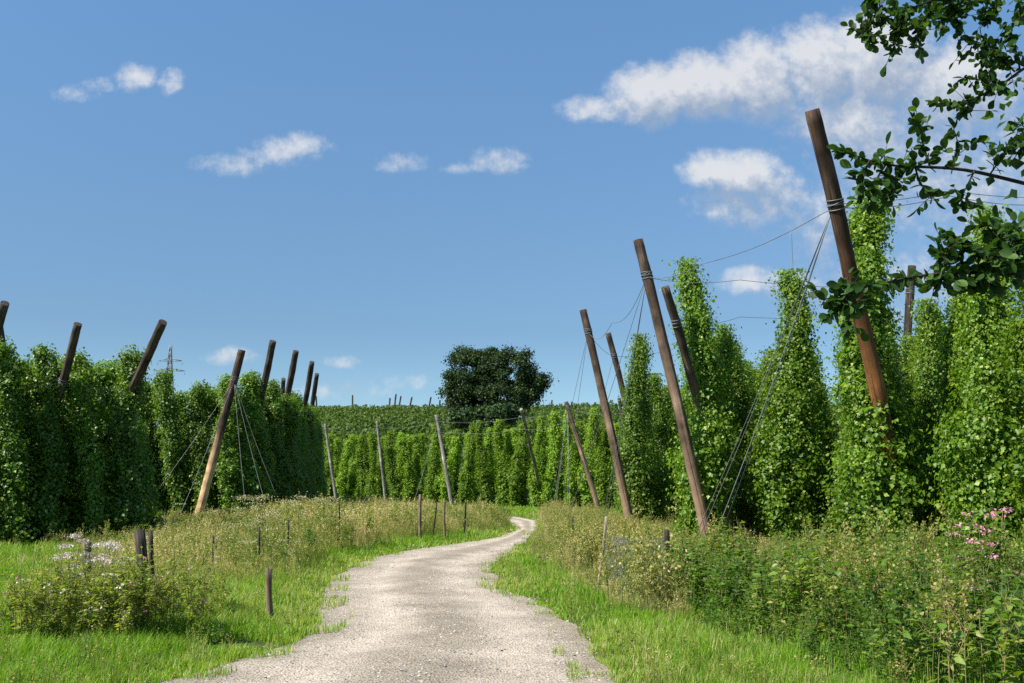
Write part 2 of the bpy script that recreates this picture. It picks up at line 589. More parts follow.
# loose stones
OCT = np.array([[1, 0, 0], [-1, 0, 0], [0, 1, 0], [0, -1, 0], [0, 0, .75], [0, 0, -.75], ], float)
OCTF = np.array([[0, 2, 4], [2, 1, 4], [1, 3, 4], [3, 0, 4]])
n = 70000
ty = 6 + 28 * rng.random(n) ** 1.7
tx = rng.uniform(-7, 5, n)
P = np.stack([tx, ty], 1)
ok = in_poly(P, np.concatenate([LE2 - wdir * 0.25, (RE2 + wdir * 0.25)[::-1]]))
P = P[ok]
n = len(P)
sc = 0.005 + 0.012 * rng.random(n) ** 3
sc = sc[:, None] * rng.uniform(.6, 1.3, (n, 3))
inr = in_poly(P, ROADPOLY)
z = np.where(inr, 0.022, 0.004)
ang = rng.uniform(0, 6.28, n)
Rm = frames(np.stack([np.cos(ang), np.sin(ang), rng.normal(0, .25, n)], 1), np.stack([rng.normal(0, .3, n), rng.normal(0, .3, n), np.ones(n)], 1))
V, F = inst(OCT, OCTF, np.column_stack([P, z]), Rm, sc)
# tiny cross-section follow the crown of the road: nearest sample height
idx = np.clip(np.searchsorted(LE2[:, 1][:200], P[:, 1]), 0, NS - 1)
fr = np.clip(np.einsum('ij,ij->i', P - LE2[idx], wdir[idx]) / np.linalg.norm(RE2[idx] - LE2[idx], axis=1), 0, 1)
zz = 0.006 + 0.05 * np.sin(np.pi * fr) - 0.028 * (np.exp(-((fr - .28) / .09) ** 2) + np.exp(-((fr - .73) / .09) ** 2))
zz = np.where(inr, zz, 0.006)
V[:, 2] += np.repeat(zz - z, 6)
gv = link('gravel', mesh_np('gravel', V, F, M['pebble'], np.repeat(rng.random(n), 6)))
tag(gv, 'loose pale pebbles scattered over the farm track', 'gravel', kind='stuff')

# ------------------------------------------------------------------ leaf templates
KITE = np.array([[0, 0, 0], [-.42, .45, .10], [0, 1, -.05], [.42, .45, .10]], float)
KITEF = np.array([[0, 2, 1], [0, 3, 2]])
LOBE = np.array([[0, 0, 0], [-.56, .40, .10], [-.34, .62, .05], [0, 1.05, -.12], [.34, .62, .05], [.56, .40, .10]], float)
LOBEF = np.array([[0, 2, 1], [0, 3, 2], [0, 4, 3], [0, 5, 4]])
LANCE = np.array([[0, 0, 0], [-.13, .35, .05], [.13, .35, .05], [-.10, .68, -.02], [.10, .68, -.02], [0, 1, -.18], [0, .35, 0.0], [0, .68, -.07]], float)
LANCEF = np.array([[0, 6, 1], [0, 2, 6], [1, 6, 7], [1, 7, 3], [6, 2, 4], [6, 4, 7], [3, 7, 5], [7, 4, 5]])


def rand_unit(n):
    return norm(rng.normal(size=(n, 3)))


# ------------------------------------------------------------------ hop plants
def hop_foliage(seed, H, R, nl, ls, T, F, tip=0.35, rag=1.0, lump=0.26):
    r = np.random.default_rng(seed)
    ph = r.uniform(0, 6.28, 12)
    bulge = lambda h, a: 1 + .16 * np.sin(2 * a + h * 1.3 + ph[6]) + .13 * np.sin(3 * a - h * 2.1 + ph[7]) + .12 * np.sin(h * 4.3 + a + ph[8])

    def axis(h):
        return np.stack([0.16 * np.sin(h * 0.9 + ph[0]) + 0.06 * np.sin(h * 2.7 + ph[1]), 0.16 * np.sin(h * 0.8 + ph[2]) + 0.06 * np.sin(h * 2.3 + ph[3])], -1)

    def prof(h):
        t = h / H
        a = 0.8 + 0.45 * np.clip(t / 0.15, 0, 1)
        a = a * np.where(t > 0.15, 1 - (1 - tip) * ((t - 0.15) / 0.85) ** 1.1, 1)
        a = a * (0.92 + 0.30 * np.sin(h * 1.9 + ph[4]) * np.sin(h * 0.7 + ph[5]))
        return R * a

    # clumps hanging on the column
    nc = int(48 * H * max(R, .3) / .5)
    ch = H * r.random(nc) ** 0.92
    ca = r.uniform(0, 6.28, nc)
    cr = prof(ch) * bulge(ch, ca) * (0.74 + lump * r.normal(size=nc)).clip(0.15, 1.25)
    cs = r.uniform(.07, .19, nc) * (R / .5) ** .5
    ns = int(22 * rag)
    sh_ = H * (0.15 + 0.87 * r.random(ns))
    n1 = int(nl * .80)
    n2 = int(nl * .15)
    n3 = nl - n1 - n2
    k = r.integers(0, nc, n1)
    ax = axis(ch[k])
    off = r.normal(size=(n1, 3)) * cs[k][:, None] * np.array([1, 1, 1.35])
    p1 = np.stack([ax[:, 0] + np.cos(ca[k]) * cr[k], ax[:, 1] + np.sin(ca[k]) * cr[k], ch[k]], 1) + off
    h2 = H * r.random(n2)
    a2 = r.uniform(0, 6.28, n2)
    ax = axis(h2)
    r2 = prof(h2) * bulge(h2, a2) * np.sqrt(r.random(n2)) * .9
    p2 = np.stack([ax[:, 0] + np.cos(a2) * r2, ax[:, 1] + np.sin(a2) * r2, h2], 1)
    k = r.integers(0, ns, n3)
    sa = r.uniform(0, 6.28, ns)
    sl = r.uniform(.15, .6, ns) * (1 - .6 * np.clip(sh_ / H, 0, 1))
    up = r.uniform(-.5, .6, ns)
    q = r.random(n3)
    ax = axis(sh_[k])
    rr = prof(np.minimum(sh_[k], H)) * .8 + sl[k] * q
    p3 = np.stack([ax[:, 0] + np.cos(sa[k]) * rr, ax[:, 1] + np.sin(sa[k]) * rr, sh_[k] + up[k] * q * .6 - .35 * q * q], 1) + r.normal(size=(n3, 3)) * .05
    p = np.concatenate([p1, p2, p3])
    p[:, 2] = np.clip(p[:, 2], 0.12, H + .2)
    ax = axis(p[:, 2])
    o = np.stack([p[:, 0] - ax[:, 0], p[:, 1] - ax[:, 1], np.zeros(len(p))], 1)
    o = norm(o + 1e-4)
    nrm = norm(o * .8 + np.array([0, 0, .55]) + r.normal(size=p.shape) * .42)
    tdir = norm(o * .35 + np.array([0, 0, -.75]) + r.normal(size=p.shape) * .5)
    sz = ls * (.5 + 1.0 * r.random(len(p)) ** 1.4) * np.where(p[:, 2] < .45 * H, 1.12, .95)
    V, FF = inst(T, F, p, frames(tdir, nrm), sz)
    # young shoots and cone clusters are paler than the big leaves
    tint = np.clip(r.normal(.42, .2, len(p)) + .12 * (p[:, 2] / H > .8), 0, .93)
    tint[r.random(len(p)) < .05] = 1.0
    return V, FF, np.repeat(tint, len(T))


def bine_mesh(seed, H):
    r = np.random.default_rng(seed)
    parts = []
    for s in range(3):
        h = np.linspace(0, H * .97, 24)
        a = h * 2.3 + s * 2.1
        rad = .05 + .03 * np.sin(h * 1.3 + s)
        parts.append((*tube(np.stack([np.cos(a) * rad + .1 * np.sin(h * .9), np.sin(a) * rad + .1 * np.sin(h * .8), h], 1), np.linspace(.014, .006, 24), 5), 0, 0))
    V, F, t, mi = merge(parts)
    return V, F


def hop_proto(seed, H, R, nl, ls, mat, lobed=True, **kw):
    T, F = (LOBE, LOBEF) if lobed else (KITE, KITEF)
    V, FF, t = hop_foliage(seed, H, R, nl, ls, T, F, **kw)
    fol = mesh_np('hop_foliage', V, FF, mat, t)
    bn = mesh_np('hop_bine', *bine_mesh(seed, H), M['bine'], smooth=True)
    return fol, bn


HOPS = {}
HOPS['near'] = [hop_proto(20 + i, 6.6, r_, 34000, .064, M['hop'], tip=tp, rag=2.2) for i, (r_, tp) in enumerate([(.60, .16), (.37, .55), (.52, .22), (.44, .34)])]
HOPS['left'] = [hop_proto(40 + i, 6.2, r_, 19000, .074, M['hop_shade'], tip=tp, rag=2.6) for i, (r_, tp) in enumerate([(.34, .72), (.29, .9), (.37, .62), (.31, .8)])]
HOPS['far'] = [hop_proto(60 + i, 6.4, r_, 8000, .115, M['hop_far'], lobed=False, tip=tp, rag=1.0) for i, (r_, tp) in enumerate([(.33, .5), (.29, .65), (.36, .42), (.31, .5)])]


def hop_plant(kind, x, y, z, h, wid, label, group, tilt=(0, 0), var=None, parts=True):
    i = var if var is not None else random.randrange(4)
    fol, bn = HOPS[kind][i]
    H0 = {'near': 6.6, 'left': 6.2, 'far': 6.4}[kind]
    root = empty('hop_plant', (x, y, z))
    root.rotation_euler = (tilt[0], tilt[1], random.uniform(0, 6.28))
    root.scale = (wid, wid, h / H0)
    link('foliage', fol, root)
    if parts:
        link('bine', bn, root)
    tag(root, label, 'hop plant', group)
    return root


def tilt_for(dx, dy, H):
    """rotation that leans a plant's top by (dx,dy) metres"""
    return (-math.atan2(dy, H), math.atan2(dx, H))


def plant_lean(kind, x, y, h, wid, label, group, lean=(0, 0), **kw):
    o = hop_plant(kind, x, y, 0, h, wid, label, group, **kw)
    q = Quaternion((-lean[1], lean[0], 0), math.hypot(*lean) / h) if math.hypot(*lean) > 1e-4 else Quaternion()
    o.rotation_mode = 'QUATERNION'
    o.rotation_quaternion = q @ Quaternion((0, 0, 1), random.uniform(0, 6.28))
    return o


# --- right field: rows run away from the track towards the right
RD = np.array([0.32, 0.95])
rows_right = [
    # px at the row end, Y, height, width, plants, label of end plant, words for its row, lean
    (640, 36.0, 6.9, 0.95, 14, 'hop column with pointed top between the thin leaning poles and the two tall mid poles', 'row behind the smallest pointed column of the right field', (-.1, 0)),
    (704, 25.0, 7.25, .95, 16, 'tall tapering hop column just right of the twin leaning poles, tip bent left', 'row behind the tall column beside the twin leaning poles', (-.25, 0)),
    (790, 24.5, 6.85, 1.05, 16, 'broad pointed hop column standing behind the steep guy wires, left of the thick rusty pole', 'row behind the column crossed by guy wires', (.1, 0)),
    (884, 17.5, 6.75, 1.0, 14, 'slender very tall hop column directly right of the thick rusty pole', 'row behind the slender column at the rusty pole', (-.15, 0)),
    (988, 15.5, 5.9, .8, 14, 'wide hop column below the overhanging branches near the right edge', 'row sloping away under the overhanging branches', (0, 0)),
    (1062, 14.4, 5.0, .95, 10, 'hop column cut by the right edge of the picture', 'outermost row at the right edge', (0, 0)),
]
GRP_R = 'hop plants in the field right of the track'
for px, Y, h, w, n, lab, rowlab, lean in rows_right:
    e = gnd(px, 485.0001 + 1700 / Y)
    X = at(px, 485, Y)[0]
    for k in range(n):
        s = 1.55 * k
        x, y = X + RD[0] * s + random.uniform(-.12, .12), Y + RD[1] * s + random.uniform(-.15, .15)
        if k == 0:
            plant_lean('near', x, y, h, w, lab, GRP_R, lean, var={640: 0, 704: 0, 790: 2, 884: 1, 988: 0}.get(px))
        else:
            hh = h * random.uniform(.87, .93) if px == 988 else h * random.uniform(.76, .85)
            plant_lean('near', x, y, hh, w * random.uniform(.85, 1.05), 'hop plant deeper in the ' + rowlab, GRP_R, (random.uniform(-.25, .25), random.uniform(-.2, .2)))

# --- left field: ranks of row ends along the track side
EX, EY = [], []
for edge, step in ((np.array([(-18.0, 26.4), (-13.4, 27.4), (-10.9, 29.3)]), 1.0), (np.array([(-17.6, 42.0), (-11.2, 42.8), (-10.4, 48), (-11.0, 55), (-12.1, 63.5)]), 1.2)):
    es = np.concatenate([[0], np.cumsum(np.linalg.norm(np.diff(edge, axis=0), axis=1))])
    q = np.linspace(0, es[-1], int(round(es[-1] / step)) + 1)
    EX += list(np.interp(q, es, edge[:, 0]))
    EY += list(np.interp(q, es, edge[:, 1]))
ne = len(EX)
GRP_L = 'hop plants in the field left of the track'


def left_label(px):
    marks = [(-40, None), (0, 'at the left picture edge'), (20, 'just inside the left edge'), (62, 'under the first leaning pole'), (100, 'midway between the first two leaning poles'),
             (132, 'under the thick leaning pole near the pylon'), (168, 'below the distant pylon'), (205, 'beside the foot of the tan pole'), (236, 'behind the long tan pole'),
             (262, 'behind the three guy wires'), (285, 'under the slanting poles past the tan pole'), (312, 'under the last pair of poles'), (330, 'at the far corner by the grey poles')]
    return min(marks[1:], key=lambda m_: abs(m_[0] - px))[1]


seen_lab = {}
ordw = ['nearest', 'next', 'third', 'fourth', 'fifth', 'sixth', 'seventh', 'eighth', 'ninth', 'tenth', 'eleventh', 'twelfth', 'thirteenth', 'fourteenth', 'fifteenth', 'sixteenth']
for i in range(ne):
    px = 512 + EX[i] / EY[i] * FPX
    place = left_label(px)
    c = seen_lab.get(place, 0)
    seen_lab[place] = c + 1
    look = ['dark', 'deep green', 'shaded', 'ragged', 'dense'][c % 5] + [' leafy', ' slim', ' bushy'][i % 3]
    lab = 'shaded hop column %s, %s one to the track' % (place, ordw[c])
    r1_ = EY[i] < 31
    hh = (5.85 if r1_ else 6.25) * random.uniform(.92, 1.04)
    plant_lean('left', EX[i], EY[i], hh, random.uniform(.78, .98) if r1_ else random.uniform(.9, 1.1), lab, GRP_L, (-.8 + random.uniform(-.35, .35), random.uniform(-.2, .2)))
    for k in (1, 2):
        plant_lean('left', EX[i] - .5 * k + random.uniform(-.3, .3), EY[i] + 1.6 * k + random.uniform(-.2, .2), (5.6 if r1_ else 6.1) * random.uniform(.94, 1.02), 1.05,
                   'hop plant hidden in the dark ranks behind the left field edge', GRP_L, (-.7 + random.uniform(-.35, .35), random.uniform(-.2, .2)), parts=False)

# --- middle field beyond the bend
GRP_C = 'hop plants in the field beyond the bend'
cx0, cx1 = 322, 640
nc = 19
cmarks = [(324, 'left of the first grey pole'), (345, 'right of the first grey pole'), (378, 'behind the second thin grey pole'), (405, 'between the second and third grey poles'), (440, 'behind the third grey pole'),
          (470, 'left of the dark tree'), (495, 'below the dark tree'), (528, 'behind the short grey pole under the tree'), (560, 'left of the slanting brown pole'), (590, 'right of the slanting brown pole'), (625, 'behind the right field edge')]
seen_c = {}
for i in range(nc):
    f = i / (nc - 1)
    px = cx0 + (cx1 - cx0) * f + random.uniform(-3.6, 3.6)
    Y = 90 + (62 - 90) * max(0, (px - 330) / 310) ** 1.0
    x = at(px, 485, Y)[0]
    place = min(cmarks, key=lambda m_: abs(m_[0] - px))[1]
    c = seen_c.get(place, 0)
    seen_c[place] = c + 1
    lab = 'sunlit hop column %s, %s from the left there' % (place, ['first', 'second', 'third', 'fourth', 'fifth', 'sixth', 'seventh', 'eighth', 'ninth', 'tenth', 'eleventh', 'twelfth', 'thirteenth', 'fourteenth', 'fifteenth', 'sixteenth'][c])
    plant_lean('far', x, Y, 6.4 * random.uniform(.84, 1.06), random.uniform(.72, 1.15), lab, GRP_C, (random.uniform(-.5, .7), 0), parts=False)
    for k in (1, 2):
        plant_lean('far', x + RD[0] * 1.25 * k, Y + RD[1] * 1.25 * k, 6.0 * random.uniform(.93, 1.02), 1.0, 'hop plant deeper in the rows beyond the bend', GRP_C, (random.uniform(-.2, .2), 0), parts=False)

# ------------------------------------------------------------------ hop poles and wires
ground_z = lambda x, y: float(hill(np.float64(x), np.float64(y)))


def pole(top, bot, Yt, Yb, rad, mat, label, group, guys=(), bind=0.16, parts=True, cracks=True, bend=0.07):
    """round timber leaning from the ground to a top; guys are ground pixels with distances"""
    pt, pb = Vector(at(*top, Yt)), Vector(at(*bot, Yb))
    # continue down to the ground
    d = pt - pb
    gz = ground_z(pb.x, pb.y)
    f = (pb.z - gz) / d.z
    base = pb - d * f
    base.z = gz - 0.15
    axis = pt - base
    Ln = axis.length
    rot = axis.to_track_quat('Z', 'Y')
    root = empty('hop_pole', base)
    root.rotation_mode = 'QUATERNION'
    root.rotation_quaternion = rot
    n = 44
    s = np.linspace(0, 1, n)
    P = np.stack([bend * np.sin(s * 3.1 + .4) + .012 * np.sin(s * 17), bend * .7 * np.sin(s * 2.2 + 1), s * Ln], 1)
    P[:, :2] -= P[0, :2]
    P[:, 0] -= s * P[-1, 0]
    P[:, 1] -= s * P[-1, 1]
    rr = rad * (1.08 - .16 * s) * (1 + .02 * np.sin(s * 23)) * np.random.default_rng(int(top[0] * 7 + 3000)).uniform(.965, 1.035, n)
    V, F = tube(P, rr, 14)
    sh = link('shaft', mesh_np('pole_shaft', V, F, mat, smooth=False), root)
    me = sh.data
    me.polygons.foreach_set("use_smooth", np.array([len(set(p_.vertices) & {len(V) - 1, len(V) - 2}) == 0 for p_ in me.polygons], dtype=bool))
    zb = Ln * (1 - bind)
    ib = int(round((1 - bind) * (n - 1)))
    if parts:
        a = np.linspace(0, 4.2 * 2 * math.pi, 60)
        rb = np.interp(zb / Ln, s, rr) + .008
        cx, cy = np.interp(zb / Ln, s, P[:, 0]), np.interp(zb / Ln, s, P[:, 1])
        V, F = tube(np.stack([cx + rb * np.cos(a), cy + rb * np.sin(a), zb + .07 * np.sin(a * .31 + 1) + a * .003], 1), .009, 5)
        link('wire_binding', mesh_np('wire_binding', V, F, M['wire'], smooth=True), root)
    inv = Matrix.Translation(base) @ rot.to_matrix().to_4x4()
    inv = inv.inverted()
    attach = base + axis * (1 - bind)
    for gpx in guys:
        px, py, Y, th = gpx
        q = Vector(at(px, py, Y))
        q.z = max(q.z, ground_z(q.x, q.y) - .05)
        for off in ((0, 0), (.10, .02)) if th > 1 else ((0, 0),):
            q2 = q + Vector((off[0], off[1], 0))
            A, B = inv @ attach, inv @ q2
            t_ = np.linspace(0, 1, 12)
            pts = np.array(A)[None] * (1 - t_)[:, None] + np.array(B)[None] * t_[:, None]
            sag = np.array(inv.to_3x3() @ Vector((0, 0, -1)))
            pts += sag[None] * (.12 * np.sin(np.pi * t_))[:, None]
            V, F = tube(pts, WIRE_R * max(1, Y / 48), 5)
            link('guy_wire', mesh_np('guy_wire', V, F, M['wire'], smooth=True), root)
    tag(root, label, 'hop pole', group)
    return base, pt, attach


WIRE_R = .0072
GP_R, GP_L, GP_C = 'leaning poles of the right field', 'leaning poles of the left field', 'poles of the middle field'
A = pole((812, 110), (885, 446), 15.6, 17.42, .135, M['pole_rust'], 'thickest reddish leaning pole with wire binding, under the overhanging branches', GP_R,
         guys=((690, 548, 20, 2), (706, 560, 17.5, 2)), bind=.19)
B = pole((638, 240), (712, 555), 24, 24.2, .135, M['pole'], 'long brown leaning pole before the tall tapering hop column, foot in the weeds', GP_R,
         guys=((598, 545, 27, 2), (560, 540, 31, 1), ), bind=.12)
B2 = pole((665, 287), (700, 415), 23.5, 24.9, .115, M['pole'], 'brown leaning pole half hidden by hops just right of the long brown pole', GP_R, bind=.13)
C = pole((583, 310), (632, 530), 34, 34.3, .14, M['pole'], 'brown leaning pole standing free at the far end of the right field', GP_R,
         guys=((545, 520, 42, 1), (560, 520, 40, 1)), bind=.1)
C2 = pole((608, 333), (627, 412), 40, 40.5, .13, M['pole'], 'brown pole right behind the free standing far pole, left of the pointed hop column', GP_R, bind=.12,
          guys=((570, 515, 46, 1),))
C3 = pole((619, 398), (627, 450), 48, 48.5, .09, M['pole_dark'], 'thin dark upright pole low between two leaning brown poles', GP_R, bind=.12, parts=False)
D = pole((912, 266), (908, 345), 30, 30, .13, M['pole_dark'], 'dark upright pole standing between two hop columns right of the rusty pole', GP_R, bind=.1)

l0 = pole((5, 303), (-14, 360), 26, 27, .12, M['pole_dark'], 'dark leaning pole cut by the left picture edge', GP_L, bind=.3)
l0b = pole((-1, 324), (3, 350), 30, 30, .12, M['pole_dark'], 'dark pole top low at left picture edge, leaning away from the track', GP_L, bind=.3)
l1 = pole((78, 324), (53, 408), 27.3, 28.5, .12, M['pole_dark'], 'dark pole wrapped by hops, first whole one from the left edge', GP_L, bind=.25)
l2 = pole((163, 322), (131, 387), 28.0, 29.3, .135, M['pole_dark'], 'thick dark pole tilting strongly right, just left of the distant pylon', GP_L, bind=.3)
l3 = pole((242, 350), (196, 522), 40.5, 40.5, .165, M['pole_tan'], 'long pole with bare tan foot in front of the hops, guy wires on its right', GP_L,
          guys=((277, 497, 40, 1), (266, 506, 39, 1), (246, 512, 38.5, 1), (176, 524, 38.5, 1), (150, 500, 39.2, 1)), bind=.17)
l4 = pole((273, 341), (257, 410), 43, 44.2, .16, M['pole_dark'], 'bare topped pole just right of the long tan footed pole', GP_L, bind=.4)
l5 = pole((296, 351), (283, 410), 47.5, 48.8, .16, M['pole_dark'], 'dark leaning pole second past the tan footed pole', GP_L, bind=.4)
l6 = pole((312, 362), (302, 414), 54, 55.5, .155, M['pole_dark'], 'dark leaning pole left one of the last close pair', GP_L, bind=.4)
l7 = pole((317, 374), (310, 412), 61.5, 63, .15, M['pole_dark'], 'dark leaning pole right one of the last close pair', GP_L, bind=.4)
l8 = pole((283.5, 379), (282, 395), 63, 64, .15, M['pole_dark'], 'short pole tip peeking between two taller leaning poles', GP_L, bind=.3, parts=False)

c1 = pole((325, 424), (337, 503), 86, 85.5, .12, M['pole_grey'], 'grey weathered pole at the left end of the sunlit hop rows', GP_C, bind=.08)
c1b = pole((320, 433), (324, 470), 90, 90, .12, M['pole_grey'], 'thin grey pole tucked beside the shaded left field corner', GP_C, bind=.08, parts=False)
c2 = pole((377, 421), (386, 502), 82, 81.5, .11, M['pole_grey'], 'thin straight grey pole in the middle of the sunlit hop rows', GP_C, bind=.08)
c3 = pole((436.5, 415), (451, 497), 76, 75.5, .145, M['pole_grey'], 'stoutest grey pole left of the dark tree', GP_C, bind=.07, guys=((413, 505, 74, 1),))
c4 = pole((521, 409), (531, 452), 64, 68, .11, M['pole_grey'], 'grey pole below the right side of the dark tree', GP_C, bind=.07)
c5 = pole((566, 402), (600, 512), 60, 59.5, .14, M['pole'], 'slanting brown pole at the right end of the sunlit hop rows', GP_C, bind=.05,
          guys=((553, 512, 58, 2), (568, 515, 56, 2)))
for px, py, dx, h in [(352.5, 395, 0, 9), (390, 398, -1, 7), (396, 394, -2, 11), (401, 396, -3, 9), (412, 397, -3.5, 8), (431, 397, -3, 8), (440, 400, -1, 6), (316, 396, 1, 8), (552, 400, -1, 6)]:
    pole((px, py), (px + dx, 412), 300, 300, .26, M['pole_dark'], 'tiny pole tip on the skyline of the hill', 'poles on the far hill', parts=False)


def wire(name, pts, label, cat='wire', r=None, sag=.25, group=None):
    P = []
    for a_, b_ in zip(pts[:-1], pts[1:]):
        t_ = np.linspace(0, 1, 14)[:-1]
        a_, b_ = np.array(a_), np.array(b_)
        s_ = a_[None] * (1 - t_)[:, None] + b_[None] * t_[:, None]
        s_[:, 2] -= sag * np.sin(np.pi * t_)
        P.append(s_)
    P = np.concatenate(P + [np.array(pts[-1])[None]])
    Y = np.mean(P[:, 1])
    V, F = tube(P, r or WIRE_R * max(1, Y / 48), 5)
    o = link(name, mesh_np(name, V, F, M['wire'], smooth=True))
    tag(o, label, cat, group)
    return o


GW = 'trellis wires over the hop fields'
v = lambda p_: tuple(p_)
w1 = wire('trellis_wire', [v(A[2]), at(702, 264, 21), v(B[2])], 'wire dropping left from the rusty pole binding to the long brown pole', sag=.12, group=GW)
wire('trellis_wire', [v(B[2]), at(740, 280, 24.5), at(905, 286, 26), at(1060, 292, 28)], 'level wire running right from the long brown pole past the hop tips', sag=.1, group=GW)
wire('trellis_wire', [v(B2[2]), at(740, 317, 29.5), at(930, 315, 32), at(1060, 318, 34)], 'lower wire running right from the half hidden brown pole', sag=.1, group=GW)
wire('trellis_wire', [v(A[2]), at(950, 196, 17), at(1060, 204, 18)], 'wire running right from the rusty pole binding behind the leaves', sag=.08, group=GW)
wire('trellis_wire', [v(A[2] + Vector((0, 0, .06))), at(950, 191, 17), at(1060, 197, 18)], 'uppermost wire running right from the rusty pole behind the leaves', sag=.05, group=GW)
t_h = min(np.linspace(0, 1, 200), key=lambda t_: abs(512 + FPX * ((1 - t_) * A[2].x + t_ * at(702, 264, 21)[0]) / ((1 - t_) * A[2].y + t_ * 21) - 799))
h_top = np.array(A[2]) * (1 - t_h) + at(702, 264, 21) * t_h - np.array([0, 0, .12 * math.sin(math.pi * t_h)])
wire('hanging_wire', [h_top, h_top - np.array([0, 0, .75])], 'short wire hanging straight down left of the rusty pole', sag=0, r=.006)
wire('trellis_wire', [v(C[2]), v(C2[2]), at(680, 347, 42)], 'wire linking the two far leaning poles of the right field', sag=.12, group=GW)
wire('trellis_wire', [v(C[2]), at(612, 323, 30), v(B[2])], 'wire climbing from the free standing pole to the long brown pole', sag=.35, group=GW)
wire('trellis_wire', [v(l0[2]), v(l1[2]), v(l2[2])], 'wire strung over the hop tops between the leftmost leaning poles', sag=.1, group=GW)
wire('trellis_wire', [v(l1[2] + Vector((0, 0, .25))), v(l2[2] + Vector((0, 0, .2)))], 'second wire between the wrapped pole and the thick tilting pole', sag=.18, group=GW)
wire('trellis_wire', [v(c1[2]), v(c2[2]), v(c3[2]), v(c4[2]), v(c5[2]), v(C3[2])], 'long wire along the tops of the poles beyond the bend', sag=.22, r=.008, group=GW)
wire('trellis_wire', [v(c3[2] - Vector((0, 0, .8))), v(c4[2] - Vector((0, 0, .8))), v(c5[2] - Vector((0, 0, .8)))], 'lower wire under the dark tree beyond the bend', sag=.2, r=.008, group=GW)

# ------------------------------------------------------------------ hill hop fields (mass)
pos = []
dirv = np.array([.35, .94])
for Y in np.arange(112, 316, 3.4):
    for X in np.arange(-.26 * Y, .40 * Y, 1.7):
        pos.append((X + .37 * Y % 1.7, Y))
pos = np.array(pos) + rng.normal(0, .25, (len(pos), 2))
nper = 30
hz = hill(pos[:, 0], pos[:, 1])
hh = 6.3 + rng.normal(0, .35, len(pos)) + .6 * (vnoise(pos[:, 0] * .08, pos[:, 1] * .08, 4) - .5)
ctint = .32 + .35 * vnoise(pos[:, 0] * .05, pos[:, 1] * .03, 8) + rng.normal(0, .1, len(pos))
P = np.repeat(pos, nper, 0)
top = rng.random(len(P)) ** 1.6
pz = np.repeat(hz + hh, nper) - top * 4.2
rad = .12 + .45 * np.sqrt(np.minimum(1, top * 3)) * rng.random(len(P))
a = rng.uniform(0, 6.28, len(P))
PP = np.column_stack([P[:, 0] + np.cos(a) * rad * 1.2, P[:, 1] + np.sin(a) * rad, pz])
nr = norm(np.column_stack([np.cos(a), np.sin(a), np.full(len(P), .7)]) + rng.normal(0, .4, (len(P), 3)))
td = norm(np.column_stack([np.cos(a) * .3, np.sin(a) * .3, np.full(len(P), -.8)]) + rng.normal(0, .4, (len(P), 3)))
V, F = inst(KITE, KITEF, PP, frames(td, nr), rng.uniform(.35, .7, len(P)))
o = link('hop_field', mesh_np('hop_field', V, F, M['hill_hop'], np.repeat(np.clip(np.repeat(ctint, nper) + rng.normal(0, .14, len(P)), 0, 1), 4)))
tag(o, 'distant hop fields covering the low hill as one green mass', 'hop field', kind='stuff')

# ------------------------------------------------------------------ dark tree on the slope
def crown_mesh(lobes, nclump, nleaf, ls, cl, seed):
    r = np.random.default_rng(seed)
    C = []
    vol = np.array([l[3] * l[4] * l[5] for l in lobes]) ** .67
    for l, nn in zip(lobes, (nclump * vol / vol.sum()).astype(int)):
        u = norm(r.normal(size=(nn, 3)))
        rr = r.uniform(.45, 1.08, nn) ** .6
        C.append(np.array(l[:3]) + u * rr[:, None] * np.array(l[3:6]))
    C = np.concatenate(C)
    cs = r.uniform(.5, 1.25, len(C)) * cl
    ct = r.uniform(.1, .8, len(C))
    k = r.integers(0, len(C), nleaf)
    off = r.normal(size=(nleaf, 3)) * np.array([1, 1, .75])
    p = C[k] + off * cs[k][:, None] * .55
    nr = norm(norm(off) * .6 + np.array([0, 0, .6]) + r.normal(size=(nleaf, 3)) * .5)
    td = norm(r.normal(size=(nleaf, 3)) + np.array([0, 0, -.4]))
    V, F = inst(KITE, KITEF, p, frames(td, nr), ls * r.uniform(.6, 1.3, nleaf))
    return V, F, np.repeat(np.clip(ct[k] + r.normal(0, .15, nleaf), 0, 1), 4), C


def tree(name, px, Y, lobes_px, ls, nclump, nleaf, cl, mat, label, cat, seed, trunk_r=.4):
    x = at(px, 485, Y)[0]
    z0 = ground_z(x, Y)
    root = empty(name, (x, Y, z0))
    lobes = []
    for (lx, ly, rx, ry) in lobes_px:
        c = at(lx, ly, Y)
        k = Y / FPX
        lobes.append((c[0] - x, 0, c[2] - z0, rx * k, rx * k * .9, ry * k))
    V, F, t, C = crown_mesh(lobes, nclump, nleaf, ls, cl, seed)
    link('crown', mesh_np('crown', V, F, mat, t), root)
    lo = min(l[2] - l[5] for l in lobes)
    r = np.random.default_rng(seed)
    parts = []
    H = max(l[2] for l in lobes)
    s = np.linspace(0, 1, 8)
    parts.append((*tube(np.stack([.2 * np.sin(s * 3), .1 * np.sin(s * 4), s * H * .8], 1), trunk_r * (1.2 - s), 9), 0, 0))
    for c in C[r.choice(len(C), min(18, len(C)), replace=False)]:
        b0 = np.array([0, 0, max(.6, H * r.uniform(.25, .6))])
        mid = b0 * .5 + c * .5 + np.array([0, 0, .3])
        parts.append((*tube(np.array([b0, mid, c]), [trunk_r * .35, trunk_r * .2, .03], 6), 0, 0))
    V, F, t, mi = merge(parts)
    link('trunk', mesh_np('trunk', V, F, M['bark'], smooth=True), root)
    tag(root, label, cat)
    return root


